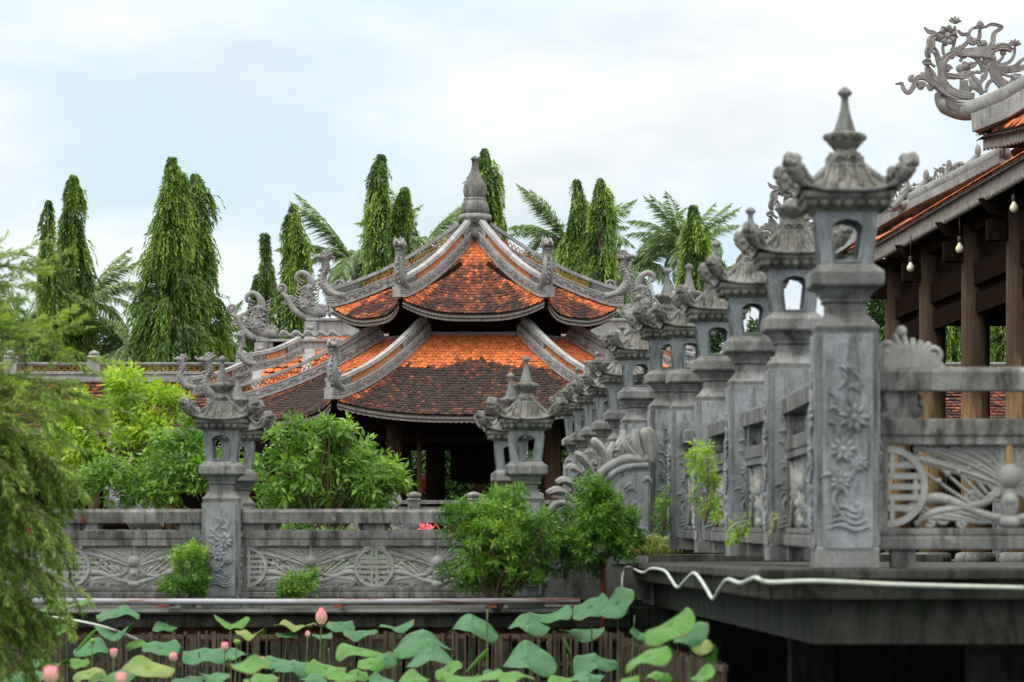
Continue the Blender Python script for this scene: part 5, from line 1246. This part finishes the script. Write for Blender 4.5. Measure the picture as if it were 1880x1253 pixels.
# trees in the garden behind the left bridge
shr([(250,750,75,50),(190,800,80,60),(290,800,60,55),(230,700,38,25),(300,735,32,28),(170,750,40,35),(130,820,60,60),(230,850,90,50)], 48, 1050, .17, 'lime', 11, 'yellow green young tree in the garden left of the front left lantern post', 'tree', 'garden_tree', tone=.6, per=7, wr=.36, gap=.1)
shr([(330,850,80,60),(270,880,90,45),(330,900,70,35),(380,880,45,45),(200,900,80,30),(340,790,40,25)], 44, 900, .15, 'green_tree', 12, 'mid green tree in front of the yellow green one, beside the left lantern posts', 'tree', 'garden_tree', tone=.5, per=7, gap=.1)
shr([(560,850,95,70),(500,880,60,60),(640,860,70,60),(690,880,50,45),(560,800,60,35),(610,800,40,28),(480,830,40,45),(600,910,110,40),(520,940,70,30),(660,925,60,25)], 40, 1050, .15, 'green_tree', 13, 'broad leafy green tree between the left lantern posts and the pavilion', 'tree', 'garden_tree', tone=.52, per=7, gap=.08)
shr([(560,985,170,22),(420,985,60,20)], 39, 500, .08, 'green_tree', 14, 'low dark shrubs seen through the gap of the left railing', tone=.3)
shr([(640,1040,150,50),(250,1040,200,50)], 38, 900, .09, 'green_tree', 15, 'low dark shrubs behind the pierced carving of the left balustrade', tone=.25)
# pink blossoms and white blossoms
shr([(782,882,12,8),(776,893,6,12),(790,878,8,5)], 74, 42, .1, 'bloom', 16, 'pink blossoms seen under the pavilion beside its left column', 'flowers', 'flowers', per=5, wr=.8, stems=False)
shr([(768,968,14,9),(788,972,10,6),(835,958,8,8)], 50, 34, .07, 'bloom', 17, 'pink blossoms just above the middle of the left railing', 'flowers', 'flowers', per=5, wr=.8, stems=False)
shr([(700,905,8,8),(690,890,5,7)], 42, 26, .06, 'white_bloom', 18, 'small white blossoms under the leafy tree', 'flowers', 'flowers', per=4, wr=.8, stems=False)
# greenery far behind
def hedge(x0, x1, y0, y1, Z, n, L_, seed, label, tone=.3):
    s = F/Z; k = max(3, int((x1-x0)/60)); r = random.Random(seed)
    shr([(x0+(x1-x0)*(i+.5)/k, (y0+y1)/2+r.uniform(-.15, .2)*(y1-y0), (x1-x0)/k*.85, (y1-y0)*.55*r.uniform(.8, 1.15)) for i in range(k)], Z, n, L_, 'far_leaf', seed, label, 'hedge', 'hedge', tone=tone, dy=.8, gap=.6, stems=False)
hedge(640, 1180, 800, 960, 96, 2600, .3, 31, 'dark hedge seen through the open pavilion', .35)
hedge(1560, 1960, 520, 700, 106, 2400, .3, 32, 'green hedge seen between the hall columns', .55)
hedge(400, 470, 632, 690, 112, 400, .25, 33, 'round distant bush left of the dragon ridges', .5)
hedge(-60, 640, 640, 720, 108, 2200, .28, 34, 'dark foliage along the foot of the mast trees on the left', .2)
hedge(1180, 1560, 600, 720, 108, 1500, .28, 35, 'dark foliage behind the right row of lantern posts', .25)
# grass at the corner of the right deck
g = np.random.default_rng(4); n_ = 420; loc = W(1195, 1022, 28.9)
t = thing('grass_tuft', loc, 'tuft of green and straw coloured grass at the corner by the scroll wall', 'grass'); s = F/28.9
bx = g.normal(0, 20/s, n_); D = np.stack([g.normal(0, .6, n_)+bx*2, g.normal(0, .35, n_), g.uniform(1.0, 2.4, n_)], 1)
leaves('blades', np.stack([bx, g.normal(0, .08, n_), 0*bx], 1), D, g.uniform(.15, .42, n_), .008, g.uniform(.2, 1, n_), 'grass', t, .1, .5)
n_ = 500; loc = W(560, 1111, 28.47); t = thing('weeds', loc, 'thin line of moss and weeds on the lip of the left bridge behind the pipe', 'weeds')
bx = g.uniform(-2.6, 2.3, n_); bx += .1*np.sin(bx*9); D = np.stack([g.normal(0, .8, n_), g.normal(-.2, .3, n_), g.uniform(.1, 1, n_)], 1)
leaves('blades', np.stack([bx, g.uniform(-.02, .03, n_), 0*bx], 1), D, g.uniform(.02, .05, n_), .012, g.uniform(0, .5, n_), 'grass', t, .1, .2)
# rocks
def rock(px, py, w, h, Y, seed, label):
    s = F/Y; loc = W(px, py+h/2, Y); g = np.random.default_rng(seed); bm = bmesh.new(); bmesh.ops.create_icosphere(bm, subdivisions=5, radius=1)
    pl = unit(g.normal(size=(16, 3))); pd = g.uniform(.55, .95, 16); A_ = np.array([v.co for v in bm.verts])
    for _ in range(2):
        dt = A_ @ pl.T; ex = np.maximum(dt-pd, 0); A_ = A_-(ex[:, :, None]*pl[None]).sum(1)*.8
    A_ += unit(A_)*(.05*vnoise(A_[:, 0]*3+A_[:, 2]*2, A_[:, 1]*3+A_[:, 2], seed, 2)[:, None]); A_ *= np.array([w/2/s, w/2/s*.7, h/2/s])*1.15; A_[:, 2] += h/2/s
    for v, c in zip(bm.verts, A_): v.co = c
    me = bpy.data.meshes.new('rock'); bm.to_mesh(me); bm.free(); me.materials.append(M['rock']); o = bpy.data.objects.new('garden_rock', me); COL.objects.link(o); o.location = loc
    tag(o, label, 'rock', 'grey rocks in the garden'); me.polygons.foreach_set('use_smooth', [True]*len(me.polygons))
rock(228, 860, 90, 150, 52, 1, 'tall pale grey rock behind the yellow green tree'); rock(315, 850, 140, 100, 53, 2, 'broad grey rock at left of the lantern pair, behind the trees')
rock(260, 930, 110, 90, 50, 3, 'low grey rock just above the left railing'); rock(712, 918, 44, 36, 44, 4, 'small striped grey rock above the railing near the pavilion'); rock(735, 965, 60, 40, 45, 5, 'grey rock seen through the railing gap below the pavilion'); rock(1000, 1000, 60, 50, 46, 6, 'grey rock behind the railing near the middle lantern post')

# ---------------------------------------------------------------- bottlebrush hanging in from the left
g = np.random.default_rng(21); YB = 22.0; s = F/YB
t = thing('bottlebrush_tree', (-4.1, YB, 0), 'feathery bottlebrush tree with drooping thin leaves hanging in at the left edge', 'tree')
def LB(x, y): p = W(x, y, YB); return np.array([p[0]+4.1, 0, p[2]])
mains = []
ends = [(-60,440),(20,520),(60,480),(110,600),(40,600),(150,640),(100,690),(160,720),(200,745),(60,760),(120,800),(150,860),(90,830),(180,880),(60,880),(190,935),(140,960),(120,1000),(175,965),(80,990),
        (60,1050),(110,1060),(130,1090),(20,1080),(70,1130),(30,1180),(-10,1230),(50,1240),(75,1200),(100,1140),(-20,900),(-30,760),(-20,640),(0,560),(10,820),(0,960),(30,1010),(-30,1120),(20,1150),(60,930),(100,740),(30,700)]
mb = MB(); mb.tube([(0, 0, .2), (.05, 0, 1.2), (.15, .1, 2.2), (.1, .1, 3.4)], [.09, .08, .06, .03], 10); mb.build('trunk', 'bark', t)
mb = MB(); C = []; D = []; LL = []; CV = []
def twig(P, rad, dens, tone, dr=0):
    c = cr(P, 6); mb.tube(c, np.linspace(rad, rad*.25, len(c)), 5)
    L_ = np.linalg.norm(np.diff(c, axis=0), axis=1).sum(); n = int(L_*dens); u = g.uniform(.12, 1, n)*(len(c)-1.001); i = u.astype(int); f = (u-i)[:, None]
    p = c[i]*(1-f)+c[i+1]*f; tg = unit(c[i+1]-c[i]); o = unit(g.normal(size=(n, 3))); o -= tg*(o*tg).sum(1)[:, None]
    C.append(p); D.append(tg*1.0+o*g.uniform(.5, 1.6, (n, 1))); LL.append(g.uniform(.035, .065, n)); CV.append(tone+.4*np.clip(u/len(c)-.5, 0, 1)**1+g.normal(0, .1, n))
for (ex, ey) in ends:
    if ey > 790: ex = min(ex, 128)+(ex-128)*.25 if ex > 128 else ex
    e = LB(ex, ey); e[1] = g.uniform(-.5, .5); z0 = np.clip(e[2]+g.uniform(.1, .5), .8, 3.4); b = np.array([.1, e[1]*.2, z0 if ey > 800 else np.clip(e[2]-g.uniform(.1, .5), .8, 3.2)])
    md = (b+e)/2+np.array([0, 0, .14]); e = b+(e-b)*.93; main = np.array([b, md, e]); twig(main, .013, 260, .35 if ey > 850 else .5)
    c = cr(main, 12); L_ = np.linalg.norm(e-b)
    for k in range(int(8+L_*(24 if ey > 850 else 15))):
        u = g.uniform(.12, .98); p = c[int(u*(len(c)-1))]; tg = unit(c[min(len(c)-1, int(u*(len(c)-1))+1)]-c[int(u*(len(c)-1))]+1e-6)
        dr = -.75 if ey > 850 else (-.2 if ey > 650 else .25)
        dd = unit(tg*.9+g.normal(0, .45, 3)+np.array([.2, 0, dr])); l_ = g.uniform(.1, .26); q = p+dd*l_; q2 = q+unit(dd+np.array([0, 0, dr*.9]))*l_*.5
        twig(np.array([p, q, q2]), .003, 200, (.42 if ey > 850 else .55)+g.normal(0, .2))
mb.build('branches', 'twig', t)
C = np.concatenate(C); LL = np.concatenate(LL); leaves('foliage', C, np.concatenate(D), LL, LL*.15+.002, np.concatenate(CV), 'brush', t, .1, .1)
for (x, y) in ((152, 954), (55, 975)):
    mb = MB(); p = W(x, y, YB-.5)
    for k in range(30): d_ = unit(g.normal(size=3)); mb.tube([p, tuple(np.array(p)+d_*.03)], [.003, .001], 3)
    tag(mb.build('red_flower', 'bloom_red' if 'bloom_red' in M else 'red_pipe'), 'small red bottlebrush blossom %s' % ('touching the top rail at left' if x > 100 else 'lower and farther left in the foliage'), 'flower')
# ---------------------------------------------------------------- lotus
def lotus_leaf(px, py, w, h, Y, mat, seed, label, kind='leaf', ang=0.0, droop=None):
    s = F/Y; loc = W(px, py, Y); base = -.3 if Y > 20 else .2
    t = thing('lotus_leaf', (loc[0], Y, base), label, 'lotus leaf', 'lotus leaves in the pond'); g = random.Random(seed)
    zc = loc[2]-base; r = w/2/s
    na, nr = 88, 14; V_ = []; rad = []; vein = []; f = []
    tilt = math.asin(min(.9, max(.12, h/w*.66)))*(1 if h/w > .5 else g.choice([1, 1, 1.25]))*(1 if kind != 'cup' else .4)
    dr = droop if droop is not None else g.uniform(.05, .3)
    ph = [g.uniform(0, 6.28) for _ in range(5)]; wv = g.uniform(.12, .26)
    Mx = Matrix.Rotation(ang, 4, 'Y') @ Matrix.Rotation(tilt, 4, 'X') @ Matrix.Rotation(g.uniform(0, 6.28), 4, 'Z')
    fold = {'leaf': 0, 'cup': .5, 'tent': -.45, 'furl': 2.2}[kind]; fa = g.uniform(-.3, .3)
    for j in range(nr+1):
        q = j/nr
        for i in range(na):
            a = 2*PI*i/na; rr = r*q*(1+.05*math.sin(3*a+ph[0])*q+.02*math.sin(7*a+ph[1])*q)
            z = r*(-.13*math.exp(-(q/.12)**2)+.12*q-dr*q**2.5+wv*q**2*math.sin(2*a+ph[2])*.7+.11*q**3*math.sin(3*a+ph[3])+.05*q**4*math.sin(6*a+ph[4]))
            z += r*.003*abs(math.sin(11*a))*q
            V_.append([rr*cos(a), rr*sin(a), z]); rad.append(q); vein.append(1.0 if (i % 4 == 0 and q > .06) else 0)
    P = np.array(V_)
    P = np.array([Mx @ Vector(p) for p in P])
    if kind in ('cup', 'tent'): P[:, 2] += fold*np.abs(P[:, 0])*(.75)+(-fold*r*.28); 
    if kind == 'furl':                           # rolled young leaf, a spindle
        u = np.array(V_); P = np.stack([u[:, 0]*.14*(1+.2*np.sin(u[:, 1]/r*3)), np.abs(u[:, 0])*.05, u[:, 1]*1.0], 1); P = np.array([Matrix.Rotation(ang, 4, 'Y') @ Vector(p) for p in P])
    P[:, 2] += zc
    for i in range(na):
        for j in range(nr): a = j*na+i; b = j*na+(i+1) % na; f.append((a, b, b+na, a+na))
    o = npmesh('leaf_blade', P, np.array(f), mat, t, {'rad': np.array(rad), 'vein': np.array(vein)}, True)
    sm = o.modifiers.new('thickness', 'SOLIDIFY'); sm.thickness = .002*Y/27
    mb = MB(); c0 = P[0] if kind != 'furl' else np.array([0, 0, zc-r*.8]); mb.tube(cr([(g.uniform(-.08, .08), g.uniform(0, .1), 0), (c0[0]*.6+g.uniform(-.04, .04), c0[1]+.02, zc*.6), tuple(c0)], 5), .0055*Y/27, 6); mb.build('stalk', 'stalk', t)
    return t
B_, G_, YY_ = 'lotus', 'lotus_bright', 'lotus_yellow'
LT = [(121,1112,86,34,26.4,G_,'cup','bright green cupped leaf overlapping the steel pipe at left'), (214,1131,80,26,26.6,B_,'leaf','wavy blue green leaf just below the steel pipe at left'),
 (304,1152,46,20,27.6,B_,'leaf','small pale leaf alone in the dark gap left of the front left post'), (112,1158,46,26,26.8,G_,'leaf','tilted leaf at far left above the bamboo fence'),
 (209,1162,74,26,26.3,B_,'cup','folded leaf where the thin slanting pipe passes'), (167,1189,64,42,25.8,B_,'leaf','round leaf facing the camera, left of the first pink seed head'),
 (297,1190,70,42,25.8,B_,'leaf','big round leaf facing the camera, left one of two beside a pink bud'), (375,1202,84,42,25.6,B_,'tent','big drooping leaf, right one of two beside the pale pink bud'),
 (250,1185,40,24,26.5,G_,'leaf','small leaf tucked behind the round pair at left'), (157,1177,54,40,25.5,G_,'furl','rolled young leaf leaning right in front of a round leaf at left'),
 (146,1218,36,28,25.3,G_,'leaf','small tilted leaf under the round leaf at left'), (100,1222,56,24,24.5,G_,'cup','bright folded leaf in the lower left, above the blurred pink flower'),
 (64,1219,32,20,24.6,B_,'leaf','small blue green leaf at the lower left'), (32,1243,64,24,23.5,B_,'tent','leaf in the bottom left corner'),
 (163,1238,60,34,24,YY_,'leaf','yellowing leaf near the bottom, left'), (273,1228,100,46,24.3,YY_,'leaf','large yellow patched leaf near the bottom, between two pink buds'),
 (217,1242,60,32,23.2,B_,'leaf','blue green leaf at the bottom beside the yellow ones'), (345,1250,58,20,23,B_,'tent','leaf cut by the bottom edge under the pale pink bud'),
 (456,1224,76,26,17,G_,'leaf','blurred bright green leaf nearer the camera, lower left of centre'), (425,1144,64,20,27.2,G_,'cup','thin v shaped leaf in the dark gap below the front left post'),
 (461,1165,56,18,26.8,YY_,'cup','olive leaf hanging above the green seed pod'), (434,1203,52,18,26,B_,'leaf','flat leaf behind the tall green seed pod'),
 (504,1215,64,30,25,B_,'leaf','blue green leaf left of the tall pink flower stem'), (538,1224,68,28,24.4,B_,'tent','drooping blue green leaf left of the tall pink flower stem, near the bottom'),
 (600,1228,74,36,24.2,G_,'leaf','bright leaf crossed by the stem of the tall pink flower'), (626,1148,52,26,27,B_,'leaf','dull veined leaf directly right of the tall pink flower'),
 (665,1163,66,16,26.7,B_,'leaf','flat thin leaf right of the tall pink flower'), (726,1151,68,28,26.6,B_,'cup','cupped leaf with a brown torn edge in the dark gap'),
 (527,1167,40,14,26.9,B_,'leaf','small leaf left of the tiny orange bud'), (774,1178,110,40,25.6,B_,'tent','large tent shaped leaf, upper of two at centre'),
 (789,1207,98,40,25.1,B_,'tent','large tent shaped leaf, lower of two at centre'), (662,1195,94,22,25.7,G_,'leaf','long flat bright leaf right of the tall flower stem'),
 (680,1220,50,38,25,G_,'leaf','upright bright leaf at the bottom centre'), (710,1212,42,42,25.5,B_,'leaf','hanging blue green leaf behind the tent shaped pair'),
 (657,1240,40,34,24,G_,'tent','bent leaf at the bottom left of centre'), (823,1233,54,38,24,G_,'leaf','bright leaf beside the leaning rolled leaf at the bottom'),
 (864,1152,104,32,26.3,B_,'tent','wide draped leaf above the fence in the centre'), (876,1214,58,66,24.6,G_,'furl','rolled young leaf leaning right at the bottom centre'),
 (872,1247,110,18,17.5,G_,'leaf','blurred bright leaf along the bottom edge at the centre'), (593,1168,38,8,26.8,B_,'leaf','sliver of leaf behind the tall pink flower stem'),
 (540,1152,74,20,27,YY_,'cup','olive brown curled leaf left of the tall pink flower'), (971,1149,76,38,26.2,B_,'tent','blue green leaf of the cluster above the fence, hanging to the left'),
 (1013,1131,80,26,26.4,B_,'leaf','wavy leaf of the cluster reaching to the right'), (1083,1116,74,52,26,B_,'leaf','large tilted leaf, left of the two highest by the deck'),
 (1132,1110,76,58,25.6,B_,'leaf','large tilted leaf, right of the two highest by the deck'), (1068,1161,82,22,26.6,B_,'leaf','flat dark leaf resting over the fence top'),
 (966,1217,118,58,24.6,B_,'tent','largest leaf at the bottom, right of centre'), (1093,1219,84,42,24.8,B_,'tent','heart like drooping leaf before the fence'),
 (1042,1187,34,44,24.9,G_,'furl','rolled pale green young leaf before the fence'), (1228,1150,104,50,15.5,G_,'leaf','blurred bright leaf under the deck, pointing up right'),
 (1187,1208,92,34,15,G_,'leaf','blurred bright leaf lower under the deck corner'), (1268,1160,70,46,17,B_,'leaf','blurred blue green leaf under the deck, right of the bright pair'),
 (1288,1186,44,40,18,YY_,'leaf','blurred brown spotted leaf under the deck'), (1306,1200,34,50,18,G_,'leaf','blurred narrow hanging leaf at the right end of the lotus'),
 (1292,1240,46,32,16,G_,'leaf','blurred leaf in front of the receding fence'), (1157,1248,34,20,16,G_,'leaf','blurred small leaf at the bottom under the deck corner'),
 (1173,1166,34,24,20,B_,'leaf','small curled pale leaf edge left of the bright blurred leaf'), (952,1247,76,16,18,G_,'leaf','blurred leaf at the bottom under the largest leaf')]
AN = {43: -.5, 44: -.65, 49: -.55, 50: -.4, 51: -.5, 9: .75, 37: .75, 48: -.45, 54: -.5, 53: 1.2, 35: -.6, 56: .4}
EX = ['lower left corner', 'left of the lower left yellow leaf', 'below the pale pink flower', 'below the small peach bud', 'beneath the tall pink flower', 'bottom, left of the bent leaf', 'bottom, right of the bent leaf', 'bottom centre beneath the tent shaped pair', 'bottom, between the leaning roll and the largest leaf', 'bottom, right of the largest leaf', 'bottom, under the heart like leaf', 'bottom, beside the receding fence']
for i, lab in enumerate(EX):
    LT.append(([70,185,395,480,575,630,700,760,915,1030,1080,1210][i], 1246+(i*7) % 11-5, [60,52,58,66,54,60,48,62,56,50,58,50][i], [22,26,20,28,22,26][i % 6], 23.5-(i % 3), [B_, G_, B_, G_][i % 4], ['leaf', 'tent', 'leaf'][i % 3], 'partly cut lotus leaf at the '+lab))
for i, (x, y, w, h, Y, m_, k, lab) in enumerate(LT): lotus_leaf(x, y, w, h, Y, m_, i+1, lab, k, AN.get(i, random.uniform(-.12, .12)))
def petal(L_, wd, cup, open_, a, mb):
    n, m_ = 7, 5; vs = []; rr = []
    for i in range(n+1):
        v = i/n; w = wd*math.sin(PI*min(1, v*.93+.07))**.7*(1-.15*v)
        for j in range(m_):
            u = -1+2*j/(m_-1); th = u*w/.5; x = (open_*math.sin(v*PI*.55)+.12*(1-v))*L_*.5-cup*(abs(u)**2)*w*L_*.5*0+ -0*th
            vs.append((x-.18*L_*wd*u*u, u*w*L_*.5, v*L_*cos(open_*.5))); rr.append(v)
    c, s = cos(a), sin(a); vs = [(x*c-y*s, x*s+y*c, z) for x, y, z in vs]
    fs = [(i*m_+j, i*m_+j+1, (i+1)*m_+j+1, (i+1)*m_+j) for i in range(n) for j in range(m_-1)]; mb[0].extend(vs); mb[2].extend([tuple(q+mb[3][0] for q in f) for f in fs]); mb[1].extend(rr); mb[3][0] += len(vs)
def flower(px, py, w, h, Y, style, label, seed=1, kind='lotus_flower'):
    s = F/Y; loc = W(px, py+h/2, Y); base = -.3 if Y > 20 else .3; t = thing(kind, (loc[0], Y, base), label, 'lotus flower' if style != 'pod' else 'lotus pod', 'lotus flowers and pods'); zb = loc[2]-base; H = h/s; Wd = w/s
    if style == 'pod':
        mb = MB(); mb.lathe([(.1*Wd, 0), (.35*Wd, .25*H), (.5*Wd, .6*H), (.4*Wd, .85*H), (.1*Wd, 1.0*H), (.01, 1.04*H)], (0, 0, zb), 14); mb.build('pod', 'pod', t)
    else:
        mb = [[], [], [], [0]]
        if style == 'bud':
            for k in range(6): petal(H, Wd/H*1.05, .5, .3, k*2*PI/6+.3, mb)
            for k in range(5): petal(H*.95, Wd/H*.95, .5, .12, k*2*PI/5, mb)
        else:
            for k in range(9): petal(H*1.0, Wd/H*.62, .5, .75, k*2*PI/9, mb)
            for k in range(7): petal(H*1.02, Wd/H*.6, .5, .45, k*2*PI/7+.2, mb)
            for k in range(5): petal(H*.98, Wd/H*.55, .5, .15, k*2*PI/5+.2, mb)
        P = np.array(mb[0]); P[:, 2] += zb; npmesh('petals', P, np.array(mb[2]), 'petal', t, {'rad': np.array(mb[1])}, True)
        if seed == 1:
            m2 = [[], [], [], [0]]; petal(H*.42, .8, .5, 2.2, -.4, m2); petal(H*.42, .8, .5, 2.2, PI+.5, m2); P = np.array(m2[0]); P[:, 2] += zb-.02; npmesh('loose_petals', P, np.array(m2[2]), 'petal', t, {'rad': np.array(m2[1])*.5}, True)
    mb = MB(); mb.tube(cr([(.03, .02, 0), (-.02, 0, zb*.5), (0, 0, zb+.01)], 6), .0055*Y/27, 7); mb.build('stalk', 'stalk', t)
flower(590, 1131, 22, 30, 25.2, 'bud', 'tall pink lotus bud with two fallen petals, highest of the flowers', 1)
flower(565, 1164, 10, 12, 26, 'bud', 'tiny orange pink bud left of the tall pink one', 2)
flower(209, 1200, 19, 19, 25, 'head', 'round white and pink half open flower at left on a long stalk', 3)
flower(318, 1207, 26, 18, 25, 'head', 'flattened pink flower between the two big round leaves', 4)
flower(413, 1188, 23, 18, 25.2, 'head', 'pale pink flower beside the green pod', 5)
flower(480, 1212, 13, 13, 25, 'head', 'small peach coloured bud behind a blurred bright leaf', 6)
flower(93, 1240, 46, 34, 13, 'head', 'big blurred magenta flower at the bottom left, close to the camera', 7)
flower(222, 1247, 34, 24, 12, 'head', 'blurred pale flower at the bottom edge, left', 8)
flower(435, 1180, 13, 13, 25, 'pod', 'bright green seed pod on a stalk right of the pale pink flower', 9, 'lotus_pod')
flower(170, 1178, 11, 12, 25, 'pod', 'small green seed pod in front of the round leaf at left', 10, 'lotus_pod')
# bare stalks rising through the leaves
for i, (x, y, x2) in enumerate(((603,1190,600), (365,1196,360), (895,1120,880), (1240,1155,1250), (1165,1130,1140), (1005,1178,1003))):
    Y = 25.5; p = W(x, y, Y); q = W(x2, 1260, Y); mb = MB(); mb.tube(cr([(q[0], Y, -.3), ((p[0]+q[0])/2+.02, Y, .6), p], 5), .006, 6)
    tag(mb.build('bare_stalk', 'bamboo' if i % 2 else 'stalk'), ['thin bare stalk right of the tall pink flower', 'thin brown stalk before the big drooping leaf at left', 'thin stalk under the wide draped leaf', 'dry stalk under the right deck', 'stalk leaning up to the deck corner', 'short brown stalk before the fence'][i], 'plant stalk', 'bare stalks')
